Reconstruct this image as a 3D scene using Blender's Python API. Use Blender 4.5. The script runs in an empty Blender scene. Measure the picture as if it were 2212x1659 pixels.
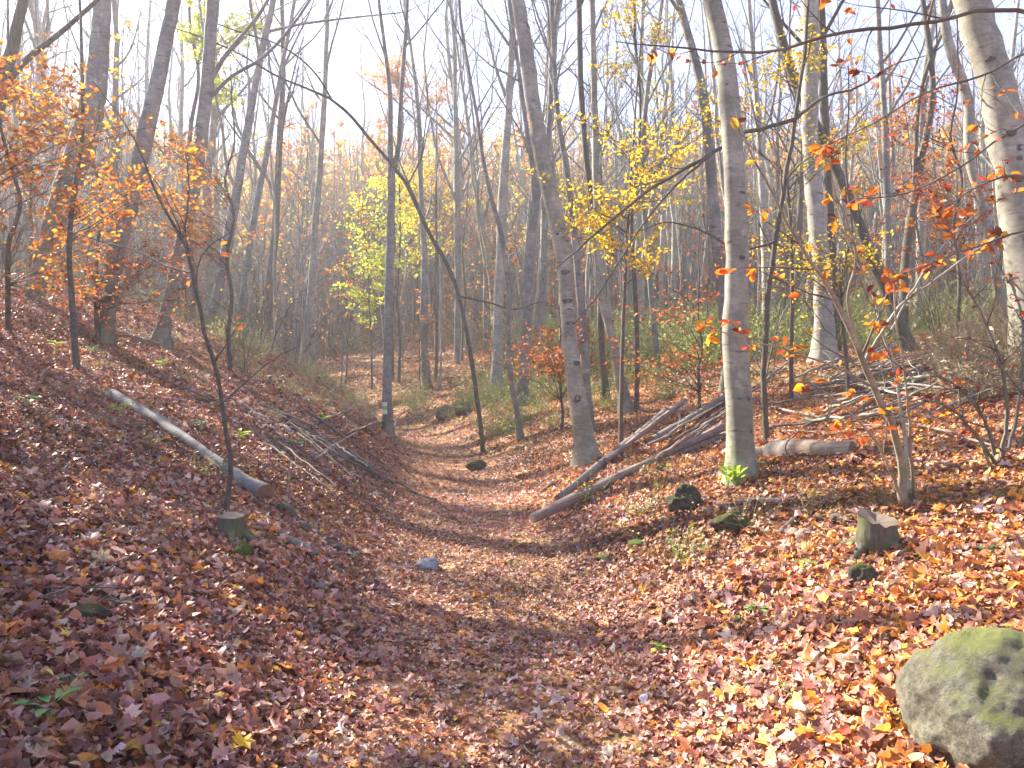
import bpy, math, random
import numpy as np
from mathutils import Vector
R_ = math.radians
rng = np.random.default_rng(11)
random.seed(11)
S = bpy.context.scene
COL = S.collection

# ------------------------------------------------------------------ camera, world, sun, exposure
CAMZ = 1.6
HFOV = R_(70.0)
FPX = 1106.0 / math.tan(HFOV / 2)
cam_d = bpy.data.cameras.new('camera')
cam_d.angle = HFOV
cam_d.clip_start = 0.05
cam_d.clip_end = 2000
cam = bpy.data.objects.new('camera', cam_d)
cam.location = (0, 0, CAMZ)
cam.rotation_euler = (R_(90), 0, 0)
COL.objects.link(cam)
S.camera = cam
SUN_AZ, SUN_EL = -50.0, 33.0
SKY_STRENGTH, SUN_STRENGTH, EXPOSURE = 0.13, 5.0, 2.3
HAZE = 0.0018
S.view_settings.view_transform = 'Standard'
S.view_settings.look = 'None'
S.view_settings.gamma = 1
S.view_settings.use_curve_mapping = False
S.view_settings.exposure = EXPOSURE
w = bpy.data.worlds.new('World')
S.world = w
w.use_nodes = True
nt = w.node_tree
nt.nodes.clear()
sky = nt.nodes.new('ShaderNodeTexSky')
sky.sky_type = 'NISHITA'
sky.sun_disc = False
sky.sun_elevation = R_(SUN_EL)
sky.sun_rotation = R_(SUN_AZ)
sky.altitude = 300
sky.dust_density = 1.2
sky.air_density = 1.0
wtc = nt.nodes.new('ShaderNodeTexCoord')
wmp = nt.nodes.new('ShaderNodeMapping')
wmp.inputs['Scale'].default_value = (1.0, 1.0, 3.0)
wno = nt.nodes.new('ShaderNodeTexNoise')
wno.inputs['Scale'].default_value = 1.6
wno.inputs['Detail'].default_value = 7
wno.inputs['Roughness'].default_value = 0.6
wrp = nt.nodes.new('ShaderNodeValToRGB')
wrp.color_ramp.elements[0].position = 0.36
wrp.color_ramp.elements[0].color = (0.82, 0.82, 0.82, 1)
wrp.color_ramp.elements[1].position = 0.62
wrp.color_ramp.elements[1].color = (0.97, 0.97, 0.97, 1)
wmx = nt.nodes.new('ShaderNodeMix')
wmx.data_type = 'RGBA'
wmx.inputs[7].default_value = (1.0, 1.25, 2.15, 1)      # thin bright cloud
wbg = nt.nodes.new('ShaderNodeBackground')
wbg.inputs['Strength'].default_value = SKY_STRENGTH
wou = nt.nodes.new('ShaderNodeOutputWorld')
L = nt.links.new
L(wtc.outputs['Generated'], wmp.inputs['Vector'])
L(wmp.outputs['Vector'], wno.inputs['Vector'])
L(wno.outputs['Fac'], wrp.inputs['Fac'])
L(wrp.outputs['Color'], wmx.inputs[0])
L(sky.outputs['Color'], wmx.inputs[6])
L(wmx.outputs[2], wbg.inputs['Color'])
L(wbg.outputs['Background'], wou.inputs['Surface'])
sd = bpy.data.lights.new('sun', 'SUN')
sd.energy = SUN_STRENGTH
sd.angle = R_(0.55)
sd.color = (1.0, 0.93, 0.80)
so = bpy.data.objects.new('sun', sd)
sv = Vector((math.sin(R_(SUN_AZ)) * math.cos(R_(SUN_EL)), math.cos(R_(SUN_AZ)) * math.cos(R_(SUN_EL)), math.sin(R_(SUN_EL))))
so.rotation_euler = sv.to_track_quat('Z', 'Y').to_euler()
so.location = (-30, 20, 30)
COL.objects.link(so)
S.cycles.max_bounces = 6
S.cycles.diffuse_bounces = 3
S.cycles.transmission_bounces = 3
S.cycles.volume_bounces = 1
S.cycles.use_denoising = True

# ------------------------------------------------------------------ terrain function
def _hash(ix, iy, s):
    n = (ix * 374761393 + iy * 668265263 + s * 974634777) & 0x7fffffff
    n = ((n ^ (n >> 13)) * 1274126177) & 0x7fffffff
    return ((n ^ (n >> 16)) & 0xffff) / 65535.0
def vnoise(x, y, s=0):
    x = np.asarray(x, float); y = np.asarray(y, float)
    ix = np.floor(x).astype(np.int64); iy = np.floor(y).astype(np.int64)
    fx = x - ix; fy = y - iy
    fx = fx * fx * (3 - 2 * fx); fy = fy * fy * (3 - 2 * fy)
    a = _hash(ix, iy, s); b = _hash(ix + 1, iy, s); c = _hash(ix, iy + 1, s); d = _hash(ix + 1, iy + 1, s)
    return (a + (b - a) * fx) * (1 - fy) + (c + (d - c) * fx) * fy - 0.5
CY = [-40, -10, 0, 3, 7, 11, 15, 19, 23, 28, 40, 60, 100, 300]
CX = [2.0, 0.3, 0.1, 0.0, -0.35, -0.9, -1.5, -2.3, -3.8, -7.2, -15.5, -26, -40, -60]
def centre(y):
    return np.interp(y, CY, CX)
def softp(v, k=0.35):
    return k * np.logaddexp(0, v / k)
def height(x, y):
    x = np.asarray(x, float); y = np.asarray(y, float)
    d = x - centre(y)
    dr = softp(d - 0.90, .22)
    dl = softp(-d - 0.88, .22)
    zr = 3.0 * (1 - np.exp(-(0.31 / 3.0) * dr)) + (0.24 + 0.30 * np.clip((y - 11) / 7, 0, 1)) * (1 - np.exp(-dr / 0.6))
    s = 0.36 + np.clip(0.02 * (y - 8), 0, 0.24)
    zl = 6.0 * (1 - np.exp(-s / 6.0 * dl)) + (0.18 + 0.50 * np.clip((y - 6) / 9, 0, 1)) * (1 - np.exp(-dl / 0.5))
    far = 0.03 * softp(y - 20, 4) + 0.26 * softp(y - 48, 6) - 0.27 * softp(y - 128, 8)
    side = 0.10 * softp(-x - 22, 4) * np.clip(y / 30, 0, 1) + 0.03 * softp(x - 25, 5)
    bank = np.clip((dl + dr) / 1.6, 0.12, 1)
    n = 0.22 * vnoise(x / 3.1, y / 3.1, 1) * bank + 0.10 * vnoise(x / 1.1, y / 1.1, 2) * bank + 0.035 * vnoise(x / 0.35, y / 0.35, 3) * np.clip(bank + .2, 0, 1)
    n = n + 1.2 * vnoise(x / 15, y / 15, 4) * np.clip((y - 28) / 30, 0, 1) * np.clip((np.abs(d)) / 10, 0, 1)
    return zr + zl + far + side + n
def H(x, y):
    return float(height(x, y))
def normal(x, y, e=0.06):
    dx = (height(x + e, y) - height(x - e, y)) / (2 * e)
    dy = (height(x, y + e) - height(x, y - e)) / (2 * e)
    n = np.stack([-dx, -dy, np.ones_like(dx)], -1)
    return n / np.linalg.norm(n, axis=-1, keepdims=True)
_ys = np.concatenate([np.arange(1.6, 20, 0.02), np.arange(20, 170, 0.1)])
def at(px, py, Y):
    return np.array([(px - 1106) / FPX * Y, Y, CAMZ - (py - 829.5) / FPX * Y])
def hit(px, py):
    X = (px - 1106) / FPX * _ys
    Z = CAMZ - (py - 829.5) / FPX * _ys
    k = np.argmax(Z <= height(X, _ys))
    return np.array([X[k], _ys[k], H(X[k], _ys[k])])

# ------------------------------------------------------------------ mesh helpers
def mesh_np(name, V, F4=None, F3=None, smooth=False):
    me = bpy.data.meshes.new(name)
    V = np.asarray(V, np.float32).reshape(-1, 3)
    n4 = 0 if F4 is None else len(F4); n3 = 0 if F3 is None else len(F3)
    me.vertices.add(len(V)); me.vertices.foreach_set('co', V.ravel())
    idx = []; starts = []; tot = []
    if n4:
        idx.append(np.asarray(F4, np.int32).ravel())
    if n3:
        idx.append(np.asarray(F3, np.int32).ravel())
    idx = np.concatenate(idx)
    st = np.concatenate([np.arange(n4) * 4, n4 * 4 + np.arange(n3) * 3]).astype(np.int32)
    me.loops.add(len(idx)); me.loops.foreach_set('vertex_index', idx)
    me.polygons.add(n4 + n3)
    me.polygons.foreach_set('loop_start', st)
    me.update(calc_edges=True)
    if smooth:
        me.polygons.foreach_set('use_smooth', np.ones(n4 + n3, bool))
    return me
class Acc:
    def __init__(s):
        s.V = []; s.F4 = []; s.F3 = []; s.n = 0
    def add(s, V, F4=None, F3=None):
        V = np.asarray(V, float).reshape(-1, 3)
        if F4 is not None and len(F4): s.F4.append(np.asarray(F4, np.int64) + s.n)
        if F3 is not None and len(F3): s.F3.append(np.asarray(F3, np.int64) + s.n)
        s.V.append(V); s.n += len(V)
    def mesh(s, name, mat, smooth=True):
        V = np.concatenate(s.V)
        F4 = np.concatenate(s.F4) if s.F4 else None
        F3 = np.concatenate(s.F3) if s.F3 else None
        me = mesh_np(name, V, F4, F3, smooth)
        me.materials.append(mat)
        return me
def nrm(v):
    v = np.asarray(v, float)
    return v / (np.linalg.norm(v, axis=-1, keepdims=True) + 1e-9)
def tubes(P, Rr, sides=3, mod=None, cap=False):
    """P (N,n,3), Rr (N,n) -> verts, quads"""
    P = np.asarray(P, float); Rr = np.asarray(Rr, float)
    if P.ndim == 2:
        P = P[None]; Rr = Rr[None]
    N, n, _ = P.shape
    T = np.empty_like(P)
    T[:, 1:-1] = P[:, 2:] - P[:, :-2]; T[:, 0] = P[:, 1] - P[:, 0]; T[:, -1] = P[:, -1] - P[:, -2]
    T = nrm(T)
    mean = nrm(P[:, -1] - P[:, 0])
    ref = np.where(np.abs(mean[:, 2:3]) > 0.75, np.array([[1., 0, 0]]), np.array([[0, 0, 1.]]))
    U = nrm(np.cross(T, ref[:, None, :])); W = np.cross(T, U)
    a = np.arange(sides) / sides * 2 * math.pi
    rr = Rr[:, :, None] * (np.ones((1, 1, sides)) if mod is None else mod)
    V = P[:, :, None, :] + rr[..., None] * (np.cos(a)[None, None, :, None] * U[:, :, None, :] + np.sin(a)[None, None, :, None] * W[:, :, None, :])
    base = (np.arange(N) * n * sides)[:, None, None]
    i = np.arange(n - 1)[None, :, None] * sides
    j = np.arange(sides)[None, None, :]; j2 = (j + 1) % sides
    F = np.stack([base + i + j, base + i + j2, base + i + sides + j2, base + i + sides + j], -1).reshape(-1, 4)
    return V.reshape(-1, 3), F
def kids(P, Rr, k, t0=0.2, t1=0.95, ang=(0.5, 1.0), lf=0.5, rf=0.5, seg=4, up=0.08, wig=0.12, flat=1.0, rmin=0.002, r=None, lmin=0.0):
    r = r or rng
    N, n, _ = P.shape
    t = (r.random((N, k)) + np.arange(k)[None]) / k * (t1 - t0) + t0
    q = t * (n - 1); i0 = np.clip(q.astype(int), 0, n - 2); f = (q - i0)[..., None]
    rows = np.arange(N)[:, None]
    A = P[rows, i0]; B = P[rows, i0 + 1]
    pos = A + (B - A) * f; tan = nrm(B - A)
    Lp = np.linalg.norm(np.diff(P, axis=1), axis=2).sum(1)[:, None]
    r0 = Rr[rows, i0] * (1 - f[..., 0]) + Rr[rows, i0 + 1] * f[..., 0]
    rv = r.normal(size=(N, k, 3)); rv[..., 2] *= flat
    perp = nrm(rv - (rv * tan).sum(-1, keepdims=True) * tan)
    a = r.uniform(ang[0], ang[1], (N, k, 1))
    D = nrm(tan * np.cos(a) + perp * np.sin(a))
    ln = np.maximum(Lp * lf * (1.15 - t) * r.uniform(0.55, 1.25, (N, k)), lmin)[..., None]
    C = np.empty((N, k, seg + 1, 3)); C[:, :, 0] = pos
    for s in range(seg):
        D = nrm(D + r.normal(size=D.shape) * wig + np.array([0, 0, up]))
        C[:, :, s + 1] = C[:, :, s] + D * ln / seg
    rs = np.maximum(r0 * rf, rmin)
    CR = rs[..., None] * np.linspace(1, 0.25, seg + 1)
    CR = np.maximum(CR, rmin * 0.6)
    return C.reshape(N * k, seg + 1, 3), CR.reshape(N * k, seg + 1)
def leafmesh(P, D, Nn, size, wide=0.62, fold=0.12, simple=False):
    """flat-ish folded leaves. P base, D direction, Nn normal"""
    D = nrm(D); Sx = nrm(np.cross(D, Nn)); Up = np.cross(Sx, D)
    s = size[:, None]; wd = wide
    M = len(P)
    if simple:
        V = np.stack([P, P + D * s * .5 + Sx * s * wd * .5 + Up * s * fold, P + D * s, P + D * s * .5 - Sx * s * wd * .5 + Up * s * fold], 1)
        F = np.arange(M)[:, None] * 4 + np.array([[0, 1, 2, 3]])
        return V.reshape(-1, 3), None, np.concatenate([F[:, [0, 1, 2]], F[:, [0, 2, 3]]])
    tip = P + D * s - Up * s * fold
    V = np.stack([P, P + D * s * .28 + Sx * s * wd * .42 + Up * s * fold, P + D * s * .68 + Sx * s * wd * .40 + Up * s * fold, tip,
                  P + D * s * .68 - Sx * s * wd * .40 + Up * s * fold, P + D * s * .28 - Sx * s * wd * .42 + Up * s * fold], 1)
    b = np.arange(M)[:, None] * 6
    F4 = np.concatenate([b + np.array([[0, 1, 2, 3]]), b + np.array([[0, 3, 4, 5]])])
    return V.reshape(-1, 3), F4, None
def leaves_on(C, per, size, sv=0.3, droop=0.0, flat=0.6, t0=0.2, r=None, simple=False, spread=0.0, fold=0.12):
    r = r or rng
    N, n, _ = C.shape
    t = r.uniform(t0, 1, (N, per)); q = t * (n - 1); i0 = np.clip(q.astype(int), 0, n - 2); f = (q - i0)[..., None]
    rows = np.arange(N)[:, None]
    A = C[rows, i0]; B = C[rows, i0 + 1]; pos = (A + (B - A) * f).reshape(-1, 3); tan = nrm((B - A)).reshape(-1, 3)
    M = len(pos)
    if spread: pos = pos + r.normal(size=(M, 3)) * spread * np.array([1, 1, .5])
    rv = r.normal(size=(M, 3)); rv[:, 2] *= 0.5
    D = nrm(tan * 0.6 + nrm(rv) - np.array([0, 0, droop]))
    Nn = nrm(np.array([0, 0, 1.0]) * flat + r.normal(size=(M, 3)) * 0.45)
    sz = size * r.uniform(1 - sv, 1 + sv, M)
    return leafmesh(pos, D, Nn, sz, simple=simple, fold=fold)

# ------------------------------------------------------------------ materials
def newmat(name):
    m = bpy.data.materials.new(name); m.use_nodes = True
    t = m.node_tree; t.nodes.clear()
    o = t.nodes.new('ShaderNodeOutputMaterial')
    return m, t, o
def ramp(t, cols, fac=None, interp='LINEAR'):
    r = t.nodes.new('ShaderNodeValToRGB'); cr = r.color_ramp; cr.interpolation = interp
    while len(cr.elements) < len(cols): cr.elements.new(0.5)
    for e, (p, c) in zip(cr.elements, cols):
        e.position = p; e.color = (*c, 1)
    if fac is not None: t.links.new(fac, r.inputs['Fac'])
    return r.outputs['Color']
def noise(t, scale, detail=4, vec=None, rough=0.55, stretch=None, obj=True):
    n = t.nodes.new('ShaderNodeTexNoise'); n.inputs['Scale'].default_value = scale
    n.inputs['Detail'].default_value = detail; n.inputs['Roughness'].default_value = rough
    tc = t.nodes.new('ShaderNodeTexCoord'); src = tc.outputs['Object']
    if not obj:
        g = t.nodes.new('ShaderNodeNewGeometry'); src = g.outputs['Position']
    if stretch:
        mp = t.nodes.new('ShaderNodeMapping'); mp.inputs['Scale'].default_value = stretch
        t.links.new(src, mp.inputs['Vector']); src = mp.outputs['Vector']
    t.links.new(src, n.inputs['Vector'])
    return n.outputs['Fac']
def mixc(t, fac, a, b, mode='MIX'):
    m = t.nodes.new('ShaderNodeMix'); m.data_type = 'RGBA'; m.blend_type = mode
    for v, i in ((fac, 0), (a, 6), (b, 7)):
        if isinstance(v, (int, float)): m.inputs[i].default_value = v
        elif isinstance(v, tuple): m.inputs[i].default_value = (*v, 1)
        else: t.links.new(v, m.inputs[i])
    return m.outputs[2]
def bump(t, h, st=0.4, dist=0.01):
    b = t.nodes.new('ShaderNodeBump'); b.inputs['Strength'].default_value = st; b.inputs['Distance'].default_value = dist
    t.links.new(h, b.inputs['Height']); return b.outputs['Normal']
def bark(name, dark, light, spot=(0.42, 0.42, 0.36), moss=0.5, rough_bark=False):
    m, t, o = newmat(name)
    big = noise(t, 1.3, 3, stretch=(1, 1, 0.5))
    st = (4, 4, 14) if not rough_bark else (26, 26, 3.5)
    band = noise(t, 1.6, 6, stretch=st, rough=0.65)
    col = ramp(t, [(0.3, dark), (0.68, light)], big)
    c2 = mixc(t, 0.55 if rough_bark else 0.35, col, ramp(t, [(0.35, tuple(x * 0.62 for x in dark)), (0.6, light)], band))
    lich = ramp(t, [(0.56, (0, 0, 0)), (0.64, (1, 1, 1))], noise(t, 5.5, 5, rough=0.7))
    fm = t.nodes.new('ShaderNodeMath'); fm.operation = 'MULTIPLY'; fm.inputs[1].default_value = 0.5
    t.links.new(lich, fm.inputs[0])
    c3 = mixc(t, fm.outputs[0], c2, spot)
    if not rough_bark:
        scar = ramp(t, [(0.62, (0, 0, 0)), (0.70, (1, 1, 1))], noise(t, 1.0, 5, stretch=(5, 5, 34), rough=0.6))
        c3 = mixc(t, scar, c3, tuple(x * 0.38 for x in dark))
        blot = ramp(t, [(0.42, (0.72, 0.73, 0.72)), (0.60, (1.12, 1.10, 1.06))], noise(t, 3.0, 6, stretch=(1, 1, .7), rough=0.75))
        c3 = mixc(t, 1.0, c3, blot, 'MULTIPLY')
    # green algae towards the root
    tc = t.nodes.new('ShaderNodeTexCoord'); sx = t.nodes.new('ShaderNodeSeparateXYZ'); t.links.new(tc.outputs['Object'], sx.inputs[0])
    mr = t.nodes.new('ShaderNodeMapRange'); mr.inputs[1].default_value = 0.0; mr.inputs[2].default_value = 1.1
    mr.inputs[3].default_value = moss; mr.inputs[4].default_value = 0.0
    t.links.new(sx.outputs[2], mr.inputs[0])
    mm = t.nodes.new('ShaderNodeMath'); mm.operation = 'MULTIPLY'
    t.links.new(mr.outputs[0], mm.inputs[0])
    t.links.new(ramp(t, [(0.4, (0, 0, 0)), (0.6, (1, 1, 1))], noise(t, 7, 4)), mm.inputs[1])
    c4 = mixc(t, mm.outputs[0], c3, (0.12, 0.15, 0.045))
    p = t.nodes.new('ShaderNodeBsdfPrincipled'); p.inputs['Roughness'].default_value = 0.82
    p.inputs['Specular IOR Level'].default_value = 0.25
    t.links.new(c4, p.inputs['Base Color'])
    t.links.new(bump(t, band, 0.7 if rough_bark else 0.22, 0.02 if rough_bark else 0.008), p.inputs['Normal'])
    t.links.new(p.outputs[0], o.inputs['Surface'])
    return m
def leafmat(name, cols, trans=0.45, src='island', rough=0.5, spec=0.3):
    m, t, o = newmat(name)
    if src == 'island':
        g = t.nodes.new('ShaderNodeNewGeometry'); base = ramp(t, cols, g.outputs['Random Per Island'])
    elif src == 'instancer':
        a = t.nodes.new('ShaderNodeAttribute'); a.attribute_type = 'INSTANCER'; a.attribute_name = 'tint'; base = a.outputs['Color']
    elif src == 'object':
        a = t.nodes.new('ShaderNodeObjectInfo'); base = a.outputs['Color']
    vein = ramp(t, [(0.35, (0.72, 0.72, 0.72)), (0.65, (1.1, 1.1, 1.1))], noise(t, 26, 3, rough=0.7))
    base = mixc(t, 1.0, base, vein, 'MULTIPLY')
    p = t.nodes.new('ShaderNodeBsdfPrincipled'); p.inputs['Roughness'].default_value = rough
    p.inputs['Specular IOR Level'].default_value = spec
    tr = t.nodes.new('ShaderNodeBsdfTranslucent')
    mx = t.nodes.new('ShaderNodeMixShader'); mx.inputs[0].default_value = trans
    t.links.new(base, p.inputs['Base Color']); t.links.new(base, tr.inputs['Color'])
    t.links.new(p.outputs[0], mx.inputs[1]); t.links.new(tr.outputs[0], mx.inputs[2])
    t.links.new(mx.outputs[0], o.inputs['Surface'])
    return m
M = {}
M['beech'] = bark('beech_bark', (0.22, 0.203, 0.16), (0.385, 0.36, 0.295), spot=(0.46, 0.44, 0.37))
M['grey'] = bark('grey_bark', (0.15, 0.145, 0.13), (0.30, 0.29, 0.26), moss=0.6)
M['dark'] = bark('dark_bark', (0.075, 0.062, 0.048), (0.15, 0.13, 0.10), spot=(0.19, 0.2, 0.15), moss=0.7, rough_bark=True)
M['pale'] = bark('pale_bark', (0.27, 0.25, 0.21), (0.43, 0.40, 0.34), spot=(0.50, 0.47, 0.41), moss=0.1)
M['twig'] = bark('twig_bark', (0.09, 0.07, 0.055), (0.18, 0.15, 0.12), spot=(0.24, 0.22, 0.18), moss=0.0)
M['deadwood'] = bark('dead_wood', (0.15, 0.105, 0.085), (0.34, 0.25, 0.20), spot=(0.34, 0.28, 0.22), moss=0.0, rough_bark=True)
M['greywood'] = bark('weathered_log_bark', (0.13, 0.11, 0.10), (0.30, 0.265, 0.24), spot=(0.38, 0.35, 0.31), moss=0.0)
ORANGE = [(0, (0.42, 0.10, 0.02)), (0.35, (0.62, 0.19, 0.025)), (0.7, (0.75, 0.30, 0.03)), (0.92, (0.80, 0.46, 0.04)), (1, (0.75, 0.55, 0.06))]
YELLOW = [(0, (0.72, 0.36, 0.03)), (0.4, (0.85, 0.58, 0.03)), (0.8, (0.88, 0.70, 0.05)), (1, (0.66, 0.66, 0.07))]
YGREEN = [(0, (0.62, 0.58, 0.05)), (0.5, (0.72, 0.72, 0.06)), (1, (0.45, 0.58, 0.08))]
RUST = [(0, (0.26, 0.05, 0.02)), (0.5, (0.46, 0.12, 0.035)), (1, (0.62, 0.24, 0.05))]
MAROON = [(0, (0.16, 0.03, 0.02)), (0.5, (0.34, 0.06, 0.025)), (0.8, (0.55, 0.15, 0.03)), (1, (0.78, 0.32, 0.04))]
PINK = [(0, (0.55, 0.20, 0.07)), (0.6, (0.75, 0.38, 0.12)), (1, (0.80, 0.52, 0.16))]
GREEN = [(0, (0.10, 0.16, 0.04)), (0.6, (0.20, 0.26, 0.06)), (1, (0.34, 0.36, 0.09))]
for k_, c_ in (('orange', ORANGE), ('yellow', YELLOW), ('ygreen', YGREEN), ('rust', RUST), ('maroon', MAROON), ('pink', PINK), ('green', GREEN)):
    M[k_] = leafmat(k_ + '_leaves', c_, trans=0.55)
M['litter'] = leafmat('fallen_leaf', None, trans=0.22, src='instancer', rough=0.55, spec=0.35)
M['leaf_o'] = leafmat('single_leaf', None, trans=0.30, src='object', rough=0.5, spec=0.35)
M['undergrowth'] = leafmat('undergrowth', None, trans=0.4, src='instancer', rough=0.6, spec=0.25)
M['greenleaf'] = leafmat('seedling_leaf', [(0, (0.10, 0.24, 0.07)), (1, (0.20, 0.36, 0.10))], trans=0.35)
M['brightleaf'] = leafmat('sprout_leaf', [(0, (0.30, 0.48, 0.04)), (1, (0.48, 0.62, 0.06))], trans=0.5)
def ground_mat():
    m, t, o = newmat('leafy_soil')
    g = t.nodes.new('ShaderNodeNewGeometry')
    v = t.nodes.new('ShaderNodeTexVoronoi'); v.inputs['Scale'].default_value = 11; v.inputs['Randomness'].default_value = 1
    t.links.new(g.outputs['Position'], v.inputs['Vector'])
    sx = t.nodes.new('ShaderNodeSeparateColor'); t.links.new(v.outputs['Color'], sx.inputs[0])
    c = ramp(t, [(0, (0.09, 0.04, 0.025)), (0.3, (0.20, 0.08, 0.04)), (0.6, (0.32, 0.14, 0.06)), (0.85, (0.40, 0.21, 0.09)), (1, (0.46, 0.30, 0.17))], sx.outputs[0])
    patch = ramp(t, [(0.45, (0, 0, 0)), (0.62, (1, 1, 1))], noise(t, 0.22, 5, obj=False))
    grn = mixc(t, 0.45, c, (0.17, 0.17, 0.06))
    c = mixc(t, patch, c, grn)
    p = t.nodes.new('ShaderNodeBsdfPrincipled'); p.inputs['Roughness'].default_value = 0.9
    p.inputs['Specular IOR Level'].default_value = 0.15
    t.links.new(c, p.inputs['Base Color'])
    t.links.new(bump(t, sx.outputs[1], 0.8, 0.03), p.inputs['Normal'])
    t.links.new(p.outputs[0], o.inputs['Surface'])
    return m
def rock_mat(name, dark, light, moss, amt=0.5):
    m, t, o = newmat(name)
    n1 = noise(t, 3.2, 6, rough=0.65); n2 = noise(t, 34, 8, rough=0.85)
    c = ramp(t, [(0.32, dark), (0.66, light)], n1)
    c = mixc(t, 0.7, c, ramp(t, [(0.40, (0.30, 0.28, 0.24)), (0.5, (0.8, 0.8, 0.76)), (0.60, (1.4, 1.36, 1.22))], n2), 'MULTIPLY')
    g = t.nodes.new('ShaderNodeNewGeometry'); sx = t.nodes.new('ShaderNodeSeparateXYZ'); t.links.new(g.outputs['Normal'], sx.inputs[0])
    ad = t.nodes.new('ShaderNodeMath'); ad.operation = 'ADD'; t.links.new(sx.outputs[2], ad.inputs[0]); t.links.new(noise(t, 5, 5, rough=0.7), ad.inputs[1])
    mf = ramp(t, [(min(0.99, 1.15 - amt * 0.5), (0, 0, 0)), (1.0, (1, 1, 1))], None)
    mr = t.nodes.new('ShaderNodeMapRange'); mr.inputs[1].default_value = 1.35 - amt; mr.inputs[2].default_value = 1.7 - amt
    t.links.new(ad.outputs[0], mr.inputs[0])
    c = mixc(t, mr.outputs[0], c, mixc(t, n2, moss, tuple(x * 0.5 for x in moss)))
    p = t.nodes.new('ShaderNodeBsdfPrincipled'); p.inputs['Roughness'].default_value = 0.9
    p.inputs['Specular IOR Level'].default_value = 0.2
    t.links.new(c, p.inputs['Base Color'])
    t.links.new(bump(t, n2, 1.0, 0.03), p.inputs['Normal'])
    t.links.new(p.outputs[0], o.inputs['Surface'])
    return m
M['soil'] = ground_mat()
M['boulder'] = rock_mat('mossy_boulder_stone', (0.20, 0.185, 0.14), (0.33, 0.31, 0.24), (0.27, 0.29, 0.10), 0.26)
M['soilrock'] = rock_mat('dark_earthy_stone', (0.04, 0.03, 0.022), (0.10, 0.075, 0.05), (0.06, 0.07, 0.02), 0.2)
M['stone'] = rock_mat('pale_grey_stone', (0.36, 0.36, 0.37), (0.52, 0.52, 0.54), (0.3, 0.3, 0.28), 0.0)
M['mossrock'] = rock_mat('moss_covered_stone', (0.06, 0.055, 0.04), (0.17, 0.155, 0.12), (0.11, 0.13, 0.03), 0.38)
M['moss'] = rock_mat('moss', (0.07, 0.08, 0.03), (0.13, 0.15, 0.05), (0.14, 0.19, 0.035), 0.8)
def plain(name, c, rough=0.8):
    m, t, o = newmat(name)
    p = t.nodes.new('ShaderNodeBsdfPrincipled'); p.inputs['Roughness'].default_value = rough
    cc = mixc(t, noise(t, 14, 4), tuple(x * 0.7 for x in c), tuple(min(1, x * 1.2) for x in c))
    t.links.new(cc, p.inputs['Base Color']); t.links.new(p.outputs[0], o.inputs['Surface'])
    return m
M['cut'] = plain('sawn_wood', (0.21, 0.125, 0.075))
M['oldcut'] = plain('weathered_cut_wood', (0.17, 0.12, 0.085))
M['rawwood'] = bark('bare_sapwood', (0.24, 0.17, 0.11), (0.44, 0.33, 0.23), spot=(0.50, 0.42, 0.31), moss=0.0, rough_bark=True)
M['white_paint'] = plain('white_paint', (0.78, 0.80, 0.80), 0.6)
M['green_paint'] = plain('green_paint', (0.35, 0.55, 0.05), 0.6)

# ------------------------------------------------------------------ object helpers
def link(o, parent=None):
    COL.objects.link(o)
    if parent is not None: o.parent = parent
    return o
def thing(name, label, cat, loc, group=None):
    o = bpy.data.objects.new(name, None); o.empty_display_size = 0.2
    o.location = tuple(float(v) for v in loc); o['label'] = label; o['category'] = cat
    if group: o['group'] = group
    return link(o)
def tag(o, label, cat, group=None):
    o['label'] = label; o['category'] = cat
    if group: o['group'] = group
    return o
def part(name, acc, mat, parent=None, origin=(0, 0, 0), smooth=True, kind=None):
    origin = np.asarray(origin, float)
    acc.V = [v - origin for v in acc.V]
    o = bpy.data.objects.new(name, acc.mesh(name, mat, smooth))
    if parent is None: o.location = tuple(origin)
    if kind: o['kind'] = kind
    return link(o, parent)
def copytree(o, parent=None):
    c = o.copy(); COL.objects.link(c)
    if parent is not None: c.parent = parent
    for ch in list(o.children): copytree(ch, c)
    return c

# ------------------------------------------------------------------ ground sheet
gx = np.sinh(np.linspace(-4.2, 4.2, 340)) / np.sinh(4.2) * 150
gx = np.unique(np.concatenate([gx, np.arange(-9, 9, 0.11)]))
gy = np.concatenate([np.arange(-9, 1, 0.5), np.arange(1, 12, 0.11), np.arange(12, 30, 0.25), np.arange(30, 70, 0.8), np.arange(70, 190, 2.5)])
gx = gx[np.concatenate([[True], np.diff(gx) > 0.03])]
GX, GY = np.meshgrid(gx, gy)
GZ = height(GX, GY)
nx_, ny_ = len(gx), len(gy)
ii = (np.arange(ny_ - 1)[:, None] * nx_ + np.arange(nx_ - 1)[None]).ravel()
F = np.stack([ii, ii + 1, ii + nx_ + 1, ii + nx_], 1)
me = mesh_np('forest_floor', np.stack([GX, GY, GZ], -1), F, None, True)
me.materials.append(M['soil'])
floor = bpy.data.objects.new('forest_floor', me); link(floor)
floor['kind'] = 'structure'

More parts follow.
